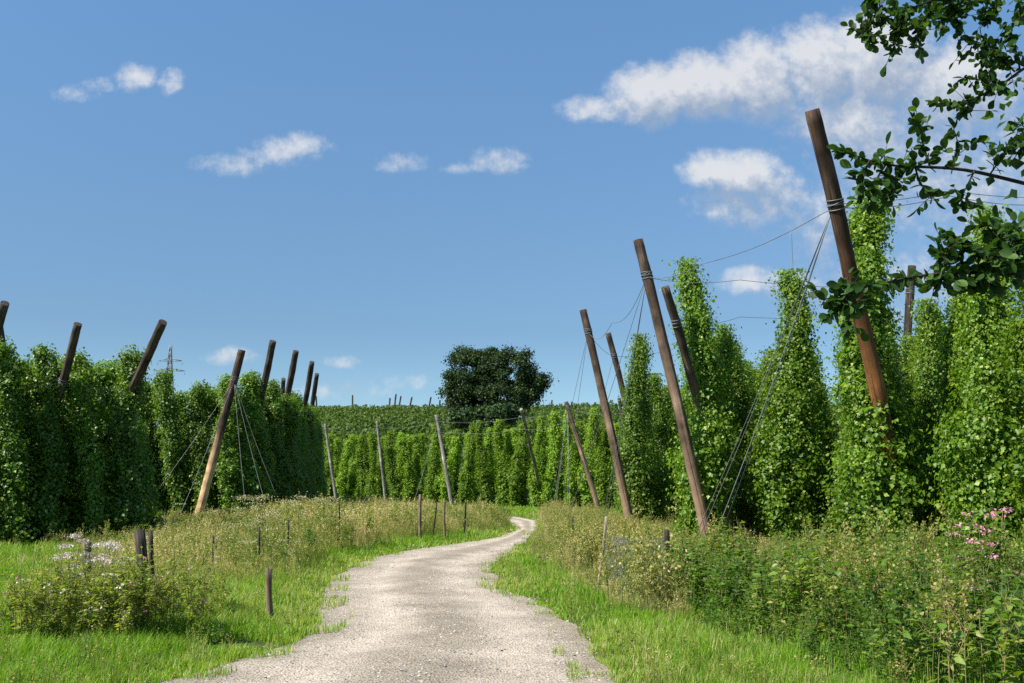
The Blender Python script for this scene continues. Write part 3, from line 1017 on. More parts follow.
tree('broadleaf_tree', 495, 150, [(474, 377, 27, 29), (462, 394, 19, 18), (497, 396, 40, 20), (512, 370, 24, 20), (530, 386, 16, 12), (489, 364, 16, 15), (541, 380, 7, 5), (462, 358, 10, 10)], .27, 310, 78000, .93, M['oak'],
     'large dark green tree standing alone against the sky above the hops', 'tree', 5, .45)
tree('leafy_shrub', 468, 132, [(468, 418, 20, 9), (485, 414, 12, 8)], .36, 40, 4000, .7, M['shrub'], 'light green bush at the left foot of the dark tree', 'bush', 6, .12)
tree('leafy_shrub', 503, 128, [(503, 414, 18, 9)], .36, 30, 3200, .7, M['shrub'], 'light green bush under the middle of the dark tree', 'bush', 8, .12)

# ------------------------------------------------------------------ pylon
YP = 420
c = at(168, 400, YP)
zt = at(168, 345, YP)[2]
zb = ground_z(c[0], YP)
Hh = zt - zb
root = empty('electricity_pylon', (c[0], YP, zb))
tag(root, 'distant steel lattice power pylon rising behind the left hops', 'pylon')
parts = []
wd = lambda t: 3.2 * (1 - t) ** 1.3 + .35
lev = np.linspace(0, 1, 15)
corner = [(-1, -1), (1, -1), (1, 1), (-1, 1)]
for sx_, sy_ in corner:
    parts.append((*tube([(sx_ * wd(t), sy_ * wd(t), t * Hh) for t in lev], .17, 4), 0, 0))
for t0, t1 in zip(lev[:-1], lev[1:]):
    for k in range(4):
        a_, b_ = corner[k], corner[(k + 1) % 4]
        parts.append((*tube([(a_[0] * wd(t0), a_[1] * wd(t0), t0 * Hh), (b_[0] * wd(t1), b_[1] * wd(t1), t1 * Hh)], .09, 4), 0, 0))
        parts.append((*tube([(b_[0] * wd(t0), b_[1] * wd(t0), t0 * Hh), (a_[0] * wd(t1), a_[1] * wd(t1), t1 * Hh)], .09, 4), 0, 0))
V, F, t, mi = merge(parts)
link('lattice_mast', mesh_np('lattice_mast', V, F, M['steel']), root)
for py, half in ((361, 12.5 * YP / 1000), (371, 15.5 * YP / 1000)):
    zc = at(168, py, YP)[2] - zb
    parts = []
    for s in (-1, 1):
        for yy in (-.5, .5):
            parts.append((*tube([(0, yy, zc + 1.2), (s * half, 0, zc)], .12, 4), 0, 0))
            parts.append((*tube([(0, yy, zc), (s * half, 0, zc)], .12, 4), 0, 0))
        for f in (.25, .5, .75):
            parts.append((*tube([(s * half * f, 0, zc), (s * half * f, 0, zc + 1.2 * (1 - f))], .08, 4), 0, 0))
        parts.append((*tube([(s * half, 0, zc), (s * half, 0, zc - 1.6)], .1, 5), 0, 0))
    V, F, t, mi = merge(parts)
    link('cross_arm', mesh_np('cross_arm', V, F, M['steel']), root)

# ------------------------------------------------------------------ plant prototypes for verges
def stem_plant(r, H, nleaf, ll, lw, spread, top, mats, topstyle='spire', droop=.3, branch=3, ntop=9):
    """upright herb: stem, leaves up the stem and a loose top; mats = (leaf, stem, top) slots"""
    parts = []
    lean = r.normal(0, .10, 2)
    ax = lambda h: np.stack([lean[0] * (h / H) ** 2 * H, lean[1] * (h / H) ** 2 * H, h], -1)
    stems = [(ax, H)]
    hs_ = np.linspace(0, H, 6)
    parts.append((*tube(ax(hs_), np.linspace(.007, .003, 6), 3, False), r.random(), mats[1]))
    for b_ in range(branch):
        h0 = H * r.uniform(.35, .75)
        az = r.uniform(0, 6.28)
        ln = H * r.uniform(.18, .38)
        d = np.array([math.cos(az) * .55, math.sin(az) * .55, .8])
        p0 = ax(np.array(h0))
        f = (lambda p0=p0, d=d, ln=ln: (lambda h: p0 + np.multiply.outer(np.asarray(h), d)))()
        stems.append((f, ln))
        parts.append((*tube(f(np.linspace(0, ln, 3)), [.004, .003, .002], 3, False), r.random(), mats[1]))
    tot = sum(s[1] for s in stems)
    for si_, (f, ln) in enumerate(stems):
        n = max(4, int(nleaf * ln / tot))
        h = ln * (0.08 + .9 * r.random(n))
        p = f(h)
        az = r.uniform(0, 6.28, n)
        d = np.stack([np.cos(az), np.sin(az), r.normal(.15, droop, n)], 1)
        nr = np.stack([-np.cos(az) * .3, -np.sin(az) * .3, np.ones(n)], 1) + r.normal(0, .35, (n, 3))
        sz = ll * r.uniform(.55, 1.2, n) * (1.1 - .5 * p[:, 2] / H)
        T = LANCE.copy()
        T[:, 0] *= lw
        V, F = inst(T, LANCEF, p, frames(d, nr), sz)
        parts.append((V, F, np.repeat(np.clip(r.normal(.45, .2, n), 0, 1), len(T)), mats[0]))
        if top and si_ < ntop:
            if topstyle == 'spire':
                n = int(top * (1 if ln == H else .6))
                hq = ln + r.uniform(-.22, .16, n) * min(1, ln / .6)
                p = f(hq) + np.column_stack([r.normal(0, .025, (n, 2)), np.zeros(n)])
                V, F = inst(KITE, KITEF, p, frames(rand_unit(n) + np.array([0, 0, .8]), rand_unit(n)), r.uniform(.018, .05, n))
            else:
                n = int(top)
                p = f(np.full(n, ln)) + r.normal(0, 1, (n, 3)) * np.array([spread, spread, spread * .35])
                V, F = inst(KITE, KITEF, p, frames(rand_unit(n), rand_unit(n) + np.array([0, 0, .8])), r.uniform(.018, .04, n))
            parts.append((V, F, np.repeat(r.random(n), 4), mats[2]))
    return merge(parts)


def grass_clump(r, n, H, w, lean, mat, seed_mat=None, rad=.12):
    parts = []
    az = r.uniform(0, 6.28, n)
    b0 = r.normal(0, rad, (n, 2))
    hh_ = H * r.uniform(.55, 1.1, n)
    le = np.abs(r.normal(lean, lean * .6, n))
    d = np.stack([np.cos(az), np.sin(az)], 1)
    side = np.stack([-np.sin(az), np.cos(az)], 1)
    ws = w * r.uniform(.6, 1.3, n)
    lv = [(0, 1), (.4, .85), (.75, .6), (1, .05)]
    Vs = []
    for t_, wf in lv:
        c_ = b0 + d * (le * hh_ * t_ ** 2)[:, None]
        z_ = hh_ * (t_ - .25 * le * t_ ** 2)
        for sg in (-1, 1):
            q_ = c_ + side * (sg * ws * wf * .5)[:, None]
            Vs.append(np.column_stack([q_, z_]))
    V = np.stack(Vs, 1).reshape(-1, 3)
    f = []
    for k in range(3):
        a_ = 2 * k
        f += [(a_, a_ + 1, a_ + 3), (a_, a_ + 3, a_ + 2)]
    F = (np.array(f)[None] + (np.arange(n) * 8)[:, None, None]).reshape(-1, 3)
    parts.append((V, F, np.repeat(r.random(n) * .75, 8), mat))
    if seed_mat is not None:
        sel = np.where(r.random(n) < .4)[0]
        m_ = 7
        tp = Vs[-1][sel]
        pts = np.repeat(tp, m_, 0) + r.normal(0, 1, (len(sel) * m_, 3)) * np.array([.014, .014, .055])
        V, F = inst(KITE, KITEF, pts, frames(rand_unit(len(pts)) + np.array([0, 0, 1.2]), rand_unit(len(pts))), r.uniform(.02, .045, len(pts)))
        parts.append((V, F, np.repeat(.6 + .4 * r.random(len(pts)), 4), seed_mat))
    return merge(parts)


def scatter(protos, P, scale, tshift=None, z=0.0, which=None):
    """merged copies of prototypes at ground points"""
    out_ = []
    n = len(P)
    which = rng.integers(0, len(protos), n) if which is None else which
    az = rng.uniform(0, 6.28, n)
    for k, (V, F, t, mi) in enumerate(protos):
        s = np.where(which == k)[0]
        if not len(s):
            continue
        ca, sa = np.cos(az[s]), np.sin(az[s])
        X = V[None, :, 0] * ca[:, None] - V[None, :, 1] * sa[:, None]
        Y = V[None, :, 0] * sa[:, None] + V[None, :, 1] * ca[:, None]
        sc_ = scale[s][:, None]
        W = np.stack([X * sc_ + P[s, 0][:, None], Y * sc_ + P[s, 1][:, None], V[None, :, 2] * sc_ + z], -1).reshape(-1, 3)
        FF = (F[None] + (np.arange(len(s)) * len(V))[:, None, None]).reshape(-1, 3)
        sh = rng.normal(0, .10, len(s)) if tshift is None else tshift[s] + rng.normal(0, .08, len(s))
        tt = np.clip(t[None] + sh[:, None], 0, 1).ravel()
        out_.append((W, FF, tt, np.tile(mi, len(s))))
    return merge(out_)


r0 = np.random.default_rng(99)
P_weed = [stem_plant(r0, r0.uniform(.95, 1.3), 46, .17, 1.8, .05, 0, (0, 2, 0), branch=4) for _ in range(6)]
P_dock = [stem_plant(r0, r0.uniform(1.25, 1.5), 36, .15, 1.3, .04, 110, (0, 2, 1), 'spire', branch=1, ntop=1) for _ in range(2)]
P_spire = [stem_plant(r0, r0.uniform(1.05, 1.4), 64, .10, .9, .05, 46, (0, 2, 1), 'spire', branch=4) for _ in range(5)]
P_olive = [stem_plant(r0, r0.uniform(.8, 1.1), 60, .075, .8, .05, 40, (1, 2, 1), 'spire', branch=5) for _ in range(5)]
P_dry = [grass_clump(r0, 30, r0.uniform(.8, 1.05), .008, .28, 0, 0) for _ in range(6)]

# zones on the ground, outlined as seen in the photograph
Z = lambda pts: np.array([gnd(*p_) for p_ in pts])
poly_right = np.concatenate([Z([(531, 540), (527, 553), (548, 572), (590, 598), (640, 620), (700, 638), (750, 652), (800, 672), (824, 690)]), np.array([[3.1, 7.2], [5.5, 6.6], [12, 8], [12, 17], [9, 20], [7.2, 27], [5.6, 36], [4.2, 50], [2.2, 58], [1.4, 48]])])
poly_left = np.concatenate([np.array([[-14, 11.5]]), Z([(10, 600), (90, 612), (190, 606), (235, 592), (290, 582), (335, 558), (400, 543), (470, 535), (507, 531)]), np.array([[0.0, 42], [-.9, 46], [-4, 52], [-12, 60], [-10, 46], [-11, 40.5], [-14, 40], [-13.5, 33], [-16, 30], [-22, 24], [-22, 12]])])


def pts_in(poly, n, xr, yr):
    P_ = np.stack([rng.uniform(*xr, n), rng.uniform(*yr, n)], 1)
    return P_[in_poly(P_, poly) & ~in_poly(P_, np.concatenate([LE - wdir * .35, (RE + wdir * .35)[::-1]]))]


# right verge: leafy thicket close to the camera, drier olive growth further along
P = pts_in(poly_right, 21000, (-1, 13), (6, 59))
d = P[:, 1]
keep = rng.random(len(P)) < np.where(d < 22, .95, np.where(d < 34, .75, .5))
P = P[keep]
near = (P[:, 1] + 1.2 * (vnoise(P[:, 0] * .5, P[:, 1] * .5, 2) - .5) * 6 < 17.5) & (P[:, 0] > 2.2)
cl = vnoise(P[:, 0] * .9, P[:, 1] * .9, 21)
front = np.clip((P[:, 0] - np.interp(P[:, 1], poly_right[:9, 1][::-1], poly_right[:9, 0][::-1])) / .7, .5, 1)
cl2 = vnoise(P[:, 0] * 2.3, P[:, 1] * 2.3, 22)
szf = front * (.42 + .34 * cl + .30 * cl2)
wN = P[near]
nwant = 2500
sel = rng.permutation(len(wN))[:nwant]
szn = szf[near][sel] * rng.uniform(.75, 1.2, len(sel)) * np.interp(wN[sel][:, 1], [8, 11, 17], [.98, 1.02, .86])
# neighbours tend to be the same species
sp_ = vnoise(wN[sel][:, 0] * 1.3, wN[sel][:, 1] * 1.3, 41) + .25 * rng.normal(size=len(sel)) * .6
wh = np.where(sp_ < .72, rng.integers(0, 6, len(sel)), np.where(sp_ < .86, rng.integers(6, 9, len(sel)), rng.integers(9, 12, len(sel))))
wh = np.where(rng.random(len(sel)) < .02, 12, wh)
V, F, t, mi = scatter(P_weed + P_spire[:3] + P_olive[:3] + P_dock[:1], wN[sel], szn * np.where(wh == 12, 1.1, 1), (cl[near][sel] - .58) * .9, which=wh)
o = link('weed_thicket', mesh_np('weed_thicket', V, F, [M['weed'], M['olive'], M['stemw']], t, mi))
tag(o, 'dense leafy weed thicket along the right side of the track', 'weeds', kind='stuff')
wF = P[~near]
sel = rng.permutation(len(wF))[:2300]
V, F, t, mi = scatter(P_olive + P_olive + P_weed[:1] + P_spire[:2], wF[sel], szf[~near][sel] * .78 * np.interp(wF[sel][:, 0], [2.5, 5], [1, .72]) * rng.uniform(.75, 1.2, len(sel)), (cl[~near][sel] - .4) * .8)
o = link('verge_weeds', mesh_np('verge_weeds', V, F, [M['weed'], M['olive'], M['stemw']], t, mi))
tag(o, 'olive and tan tall weeds on the right verge below the poles', 'weeds', kind='stuff')
sel = rng.permutation(len(wF))[:2300]
V, F, t, mi = scatter(P_dry, wF[sel], szf[~near][sel] * .82 * np.interp(wF[sel][:, 0], [2.5, 5], [1, .72]) * rng.uniform(.75, 1.2, len(sel)), (cl[~near][sel] - .38) * .8)
o = link('dry_grass', mesh_np('dry_grass', V, F, [M['dry']], t, mi))
tag(o, 'tan dry grass standing among the weeds on the right verge', 'grass', kind='stuff')

# left strip: dry grass and olive weeds
P = pts_in(poly_left, 40000, (-23, 1), (11, 60))
fl = np.array([gnd(*p_) for p_ in [(10, 600), (90, 612), (190, 606), (235, 592), (290, 582), (335, 558), (400, 543), (470, 535), (507, 531)]])
dist = np.min(np.linalg.norm(P[:, None] - fl[None], axis=2), axis=1)
cl = vnoise(P[:, 0] * .7, P[:, 1] * .7, 31)
cl2 = vnoise(P[:, 0] * 2.1, P[:, 1] * 2.1, 33)
szf = np.clip(.4 + dist / 3, .35, 1) * (.55 + .35 * cl + .35 * cl2) * np.interp(P[:, 0] / P[:, 1], [-.48, -.36, -.27, -.2, -.1], [.4, .62, .72, 1, .82])
low = P[:, 0] < (-.36 - .12 * rng.random(len(P)) ** 2) * P[:, 1] - .3        # open, mown corner at the far left
keep = ~low
P, cl, szf = P[keep], cl[keep], szf[keep]
sel = rng.permutation(len(P))[:3600]
V, F, t, mi = scatter(P_dry, P[sel], szf[sel] * rng.uniform(.75, 1.25, len(sel)), (cl[sel] - .42) * 1.0)
o = link('dry_grass', mesh_np('dry_grass', V, F, [M['dry']], t, mi))
tag(o, 'tall yellowish dry grass between the track and the left hop field', 'grass', kind='stuff')
sel = rng.permutation(len(P))[:1900]
V, F, t, mi = scatter(P_olive + P_olive + P_weed[:3], P[sel], szf[sel] * rng.uniform(.7, 1.15, len(sel)), (cl[sel] - .55) * .9)
o = link('verge_weeds', mesh_np('verge_weeds', V, F, [M['weed'], M['olive'], M['stemw']], t, mi))
tag(o, 'olive weeds mixed into the dry grass left of the track', 'weeds', kind='stuff')

# short green grass
n = 900000
yy = 6.5 + 42 * rng.random(n) ** 1.55
xx = rng.uniform(-.62, .55, n) * yy
P = np.column_stack([xx, yy])
road_in = in_poly(P, np.concatenate([LE2 + wdir * .05, (RE2 - wdir * .05)[::-1]]))
pr = in_poly(P, poly_right) & (P[:, 1] < 30)
pl = in_poly(P, poly_left)
hopz = (P[:, 0] > 7.5) & (P[:, 1] > 15)
lft = P[:, 0] < np.interp(P[:, 1], [20, 30, 40, 64], [-24, -18.5, -15, -14])
bare = vnoise(P[:, 0] * .55, P[:, 1] * .55, 77) * .6 + vnoise(P[:, 0] * 1.7, P[:, 1] * 1.7, 78) * .4
rag = vnoise(P[:, 0] * 2.6, P[:, 1] * 2.6, 55)
road_core = in_poly(P, np.concatenate([LE2 + wdir * .42, (RE2 - wdir * .42)[::-1]]))
road_ok = ~road_in | (~road_core & (rag > .60) & (rng.random(n) < .40))
road_out = in_poly(P, np.concatenate([LE2 - wdir * .30, (RE2 + wdir * .30)[::-1]]))
road_ok &= ~(road_out & ~road_in & (rag < .35) & (rng.random(n) < .75))
keep = road_ok & ~hopz & ~lft & (~pr | (rng.random(n) < .12)) & (~pl | (rng.random(n) < .45)) & (bare > .22)
P = P[keep]
# coarser grass beyond the bend
nf_ = 60000
Pf = np.column_stack([rng.uniform(-15, 7, nf_), rng.uniform(47, 88, nf_)])
Pf = Pf[~in_poly(Pf, np.concatenate([LE2 + wdir * .05, (RE2 - wdir * .05)[::-1]]))]
P = np.concatenate([P, Pf])
n = len(P)
d = P[:, 1]
# distance to road edge for shorter trodden blades
EDG = np.concatenate([LE2[::3], RE2[::3]])
de = np.full(n, 9.0)
for i0 in range(0, n, 40000):
    q_ = P[i0:i0 + 40000]
    de[i0:i0 + 40000] = np.sqrt(((q_[:, None] - EDG[None]) ** 2).sum(2).min(1))
gn = vnoise(P[:, 0] * .8, P[:, 1] * .8, 13)
gn2 = vnoise(P[:, 0] * 3.6, P[:, 1] * 3.6, 14)
H = (.05 + .19 * np.clip(de / 1.2, 0, 1)) * (.55 + .45 * gn + .6 * gn2 ** 1.5) * rng.uniform(.6, 1.25, n)
w = np.interp(d, [7, 14, 25, 45, 85], [.006, .009, .015, .025, .05]) * rng.uniform(.7, 1.3, n)
az = rng.uniform(0, 6.28, n)
le = np.abs(rng.normal(.45, .3, n))
dv = np.stack([np.cos(az), np.sin(az)], 1)
sd = np.stack([-np.sin(az), np.cos(az)], 1)
Vs = []
for t_, wf in ((0, 1), (.55, .8)):
    c_ = P + dv * (le * H * t_ ** 2)[:, None]
    for sg in (-1, 1):
        Vs.append(np.column_stack([c_ + sd * (sg * w * wf * .5)[:, None], H * t_]))
Vs.append(np.column_stack([P + dv * (le * H)[:, None], H * (1 - .3 * le)]))
V = np.stack(Vs, 1).reshape(-1, 3)
f = np.array([(0, 1, 3), (0, 3, 2), (2, 3, 4)])
F = (f[None] + (np.arange(n) * 5)[:, None, None]).reshape(-1, 3)
gp_ = vnoise(P[:, 0] * .45, P[:, 1] * .45, 91)
t = np.clip(.10 + .32 * gn + .24 * gn2 + .25 * (gp_ - .5) + rng.normal(0, .17, n) + .2 * np.clip(1 - de / .6, 0, 1), 0, .9)
t[rng.random(n) < .03 + .20 * (gp_ > .58) + .14 * (de < .6)] = 1
o = link('grass', mesh_np('grass', V, F, M['grass'], np.repeat(t, 5)))
tag(o, 'bright green grass along both edges of the track', 'grass', kind='stuff')
# dry stalk tufts left standing in the sward
n = 800
yy = 7.5 + 30 * rng.random(n) ** 1.4
P = np.column_stack([rng.uniform(-.6, .45, n) * yy, yy])
ok = ~in_poly(P, np.concatenate([LE2 - wdir * .05, (RE2 + wdir * .05)[::-1]])) & (vnoise(P[:, 0] * .6, P[:, 1] * .6, 71) > .48) & ~in_poly(P, poly_right)
P = P[ok]
V, F, t, mi = scatter(P_dry, P, rng.uniform(.18, .5, len(P)), rng.uniform(-.5, .1, len(P)))
o = link('dry_grass', mesh_np('dry_grass', V, F, [M['dry']], t, mi))
tag(o, 'straw coloured tufts scattered through the track side grass', 'grass', kind='stuff')
# low broad leaved herbs in the sward
n = 2200
yy = 7.5 + 26 * rng.random(n) ** 1.4
P = np.column_stack([rng.uniform(-.6, .45, n) * yy, yy])
hb = vnoise(P[:, 0] * .9, P[:, 1] * .9, 61)
ok = ~in_poly(P, np.concatenate([LE2 - wdir * .1, (RE2 + wdir * .1)[::-1]])) & (hb > .5) & ~in_poly(P, poly_right)
P = P[ok]
V, F, t, mi = scatter(P_weed, P, rng.uniform(.12, .27, len(P)), np.full(len(P), .1))
o = link('low_herbs', mesh_np('low_herbs', V, F, [M['weed'], M['olive'], M['stemw']], t, mi))
tag(o, 'low broad leaved herbs growing in the track side grass', 'weeds', kind='stuff')

# ------------------------------------------------------------------ single wild plants that stand out
def herb(name, px, py, protos, scale, n, rad, mats, label, cat, parts_names=('leaves', 'flower_head', 'stems'), group=None, wide=1.0):
    """a clump of stems of one wild plant; leaves, stems and flowers are its parts"""
    g_ = gnd(px, py)
    P_ = np.clip(rng.normal(0, 1, (n, 2)), -1.5, 1.5) * rad * np.array([wide, .7])
    V, F, t, mi = scatter(protos, P_, scale * (rng.uniform(.55, 1.12, n) if n > 20 else rng.uniform(.75, 1.1, n)))
    root = empty(name, (g_[0], g_[1], 0))
    for k, pn in enumerate(parts_names):
        s = mi == k
        if not s.any():
            continue
        runs = [np.where(s)[0]]
        if k == 1 and pn == 'flower_head':          # every flower head is a piece of its own
            runs = np.split(runs[0], np.where(np.diff(runs[0]) > 1)[0] + 1)
        for run in runs:
            ff = F[run]
            u, inv_ = np.unique(ff, return_inverse=True)
            link(pn, mesh_np(pn, V[u], inv_.reshape(ff.shape), mats[k], t[u]), root)
    tag(root, label, cat, group)
    return root


P_pink = [stem_plant(r0, r0.uniform(1.1, 1.3), 60, .13, 1.4, .04, 22, (0, 2, 1), 'cluster', branch=3, ntop=2) for _ in range(3)]
P_bush = [stem_plant(r0, r0.uniform(.8, 1.05), 90, .09, 1.7, .03, 9 if k_ == 0 else 0, (0, 2, 1), 'cluster', branch=6, ntop=2) for k_ in range(6)]
P_fluff = [stem_plant(r0, r0.uniform(.85, 1.1), 40, .09, .8, .06, 110, (0, 2, 1), 'cluster', branch=4, ntop=3) for _ in range(3)]
P_umb = [stem_plant(r0, r0.uniform(1.0, 1.25), 26, .12, 1.6, .075, 70, (0, 2, 1), 'cluster', branch=3, ntop=2) for _ in range(3)]
herb('flowering_balsam', 975, 656, P_pink, 1.06, 5, .16, [M['weed'], M['pinkf'], M['stemw']], 'pink flowering wild plant rising over the weeds at the right edge', 'wildflower')
herb('flowering_balsam', 1008, 648, P_pink, 1.1, 5, .2, [M['weed'], M['pinkf'], M['stemw']], 'pink flowered plant half cut by the right picture edge', 'wildflower')
herb('flowering_balsam', 905, 668, P_pink, .55, 2, .08, [M['weed'], M['pinkf'], M['stemw']], 'small pink bloom low inside the right weed thicket', 'wildflower')
herb('wild_bush', 116, 640, P_bush, .98, 95, .5, [M['bush'], M['pinkf'], M['stemw']], 'broad olive wild bush with reddish stems left of the green grass', 'bush', wide=1.25)
herb('wild_bush', 62, 648, P_bush, .85, 70, .42, [M['bush'], M['whitef'], M['stemw']], 'lower yellowish wild bush at the left of the broad olive bush', 'bush', wide=1.2)
herb('wild_bush', 10, 640, P_bush, .7, 50, .5, [M['bush'], M['umbel'], M['stemw']], 'yellow green wild bush cut by the left picture edge', 'bush', wide=1.2)
herb('wild_bush', 178, 622, P_bush, .68, 46, .36, [M['bush'], M['whitef'], M['stemw']], 'olive wild bush right of the dark split post', 'bush')
herb('seeding_thistle', 98, 598, P_fluff, .9, 8, .3, [M['olive'], M['whitef'], M['stemw']], 'white fluffy seed heads in front of the grey stump post', 'wildflower')
herb('seeding_thistle', 66, 604, P_fluff, .62, 4, .14, [M['olive'], M['whitef'], M['stemw']], 'small white seed head left of the big fluffy clump', 'wildflower')
herb('pink_thistle', 137, 596, P_pink, .74, 1, .03, [M['weed'], M['pinkf'], M['stemw']], 'pink bloom right beside the dark split post', 'wildflower')
for px, py, sc_, n_, lab in [(262, 560, 1.12, 8, 'cream flat topped umbels on the tallest weeds before the left hops'), (300, 553, 1.1, 6, 'cream umbel plant right of the tallest umbels'),
                             (228, 572, .98, 6, 'low cream umbel plant left of the tallest umbels'), (333, 548, 1.0, 4, 'small cream umbel plant by the thin fence posts'), (288, 588, .72, 3, 'short cream umbel beside the brown stake')]:
    herb('umbel_plant', px, py, P_umb, sc_, n_, .3, [M['olive'], M['umbel'], M['stemw']], lab, 'wildflower', group='cream umbels left of the track', wide=1.5)
P_tan = [stem_plant(r0, r0.uniform(.75, .95), 46, .07, .7, .05, 34, (0, 2, 1), 'spire', branch=6) for _ in range(3)]
herb('dry_weed', 652, 615, P_tan, 1.0, 26, .4, [M['olive'], M['dry'], M['stemw']], 'pale seeding weed clump between pale stick and dark post', 'weeds', ('leaves', 'seed_tops', 'stems'))
herb('dry_weed', 585, 582, P_tan, .95, 20, .5, [M['olive'], M['dry'], M['stemw']], 'pale seeding weed clump left of the pale stick', 'weeds', ('leaves', 'seed_tops', 'stems'))

# ------------------------------------------------------------------ stakes and small posts
def stake(top, bot, r, mat, label, group=None, name='fence_post', square=False, Y=None):
    b_ = gnd(*bot) if Y is None else at(bot[0], bot[1], Y)[:2]
    Yb = b_[1]
    tp = at(*top, Yb)
    base = Vector((b_[0], b_[1], -.1))
    ax = Vector(tp) - base
    o_ = empty(name, base)
    o_.rotation_mode = 'QUATERNION'
    o_.rotation_quaternion = ax.to_track_quat('Z', 'Y')
    s_ = np.linspace(0, 1, 7)
    P_ = np.stack([.006 * np.sin(s_ * 5), .005 * np.sin(s_ * 7 + 1), s_ * ax.length], 1)
    V, F = tube(P_, r * (1.05 - .12 * s_), 4 if square else 10)
    # a weathered, slanted top
    k = 4 if square else 10
    V[-2 - k:-2, 2] += V[-2 - k:-2, 0] * .5
    me = mesh_np(name, V, F, mat)
    bpy.data.objects.remove(o_)
    o = link(name, me, None, base)
    o.rotation_mode = 'QUATERNION'
    o.rotation_quaternion = ax.to_track_quat('Z', 'Y')
    tag(o, label, 'post', group)
    return o


stake((268, 569), (271, 622), .043, M['stake'], 'short brown round stake in the green grass left of the track')
stake((139, 531), (149, 606), .085, M['stake_dark'], 'thick dark weathered post of the split pair by the bush', square=True)
stake((150, 531), (155, 604), .035, M['stake_dark'], 'thin dark slat leaning against the thick split post', square=True)
stake((86, 540), (87, 592), .085, M['stake'], 'grey cut stump post behind the white seed heads', square=True)
stake((607, 517), (597, 590), .022, M['stake_pale'], 'pale thin stick leaning right at the right verge')
stake((667, 531), (667, 606), .045, M['stake_dark'], 'dark fence post in the weeds before the long brown pole')
stake((573, 517), (572, 560), .025, M['stake_dark'], 'short dark stake at the weedy corner of the bend')
gp = 'thin fence posts in the dry grass'
for (tx_, ty_), (bx_, by_), r_, mt, lab in [((213, 536), (214, 580), .02, 'stake_dark', 'thin dark fence post left of the tallest umbels'), ((259, 527), (260, 575), .022, 'stake_dark', 'thin dark fence post among the tallest umbels'),
                                           ((288, 520), (289, 566), .022, 'stake_dark', 'thin dark fence post right behind the brown stake'), ((339, 500), (340, 550), .022, 'stake_dark', 'thin dark fence post below the first grey pole'),
                                           ((420, 495), (420, 541), .05, 'stake', 'thicker brown fence post in dry grass near the bend'), ((444, 499), (445, 541), .036, 'stake', 'light fence post nearest the bend, right of the thicker one'),
                                           ((466, 502), (464, 536), .03, 'stake_dark', 'small leaning fence post last before the bend'), ((437, 503), (432, 540), .02, 'stake_dark', 'slanting thin stick between the two brown fence posts')]:
    stake((tx_, ty_), (bx_, by_), r_, M[mt], lab, gp)

# sagging wire netting by the pale stick
a_, b_ = gnd(606, 596), gnd(664, 606)
parts = []
for k in range(26):
    f = k / 25
    p0 = a_ * (1 - f) + b_ * f
    for s in (-1, 1):
        pts = [(p0[0] + (b_ - a_)[0] * .012 * s * (j % 2), p0[1] + .03 * math.sin(j * .9 + f * 9), .05 + j * .075 - .15 * f * (1 - f) * j / 8) for j in range(13)]
        parts.append((*tube(pts, .0032, 3, False), 0, 0))
for j in (0, 6, 12):
    parts.append((*tube([(a_[0] * (1 - f) + b_[0] * f, a_[1] * (1 - f) + b_[1] * f, .05 + j * .075 - .15 * f * (1 - f) * j / 8) for f in np.linspace(0, 1, 12)], .004, 3, False), 0, 0))
V, F, t, mi = merge(parts)
o = link('wire_netting', mesh_np('wire_netting', V, F, M['wire']))
tag(o, 'sagging grey wire netting between the pale stick and the dark post', 'fence')

# ------------------------------------------------------------------ overhanging tree, trunk outside the frame on the right
OV = np.array([[0, 0, 0], [-.17, .18, .03], [-.30, .42, .05], [-.31, .68, .02], [-.16, .92, -.05], [0, 1.0, -.10], [.16, .92, -.05], [.31, .68, .02], [.30, .42, .05], [.17, .18, .03], [0, .18, -.02], [0, .42, -.03], [0, .68, -.06], [0, .88, -.09]], float)
OVF = np.array([[0, 10, 1], [1, 10, 11], [1, 11, 2], [2, 11, 12], [2, 12, 3], [3, 12, 13], [3, 13, 4], [4, 13, 5], [0, 9, 10], [9, 8, 11], [9, 11, 10], [8, 7, 12], [8, 12, 11], [7, 6, 13], [7, 13, 12], [6, 5, 13]])
tb = np.array([3.35, 5.4])
root = empty('overhanging_tree', (tb[0], tb[1], 0))
tag(root, 'broad leaved tree whose branches hang in from the upper right corner', 'tree')
s = np.linspace(0, 1, 12)
V, F = tube(np.stack([.12 * np.sin(s * 3), .1 * np.sin(s * 4), s * 6.5 - .2], 1), .16 * (1.15 - .8 * s), 12)
link('trunk', mesh_np('trunk', V, F, M['bark'], smooth=True), root)
ro = np.random.default_rng(4)


def bez(P, n):
    P = np.array(P, float)
    q_ = np.linspace(0, len(P) - 1, n)
    o_ = np.stack([np.interp(q_, np.arange(len(P)), P[:, k]) for k in range(3)], 1)
    for _ in range(5):
        o_[1:-1] = .25 * o_[:-2] + .5 * o_[1:-1] + .25 * o_[2:]
    return o_


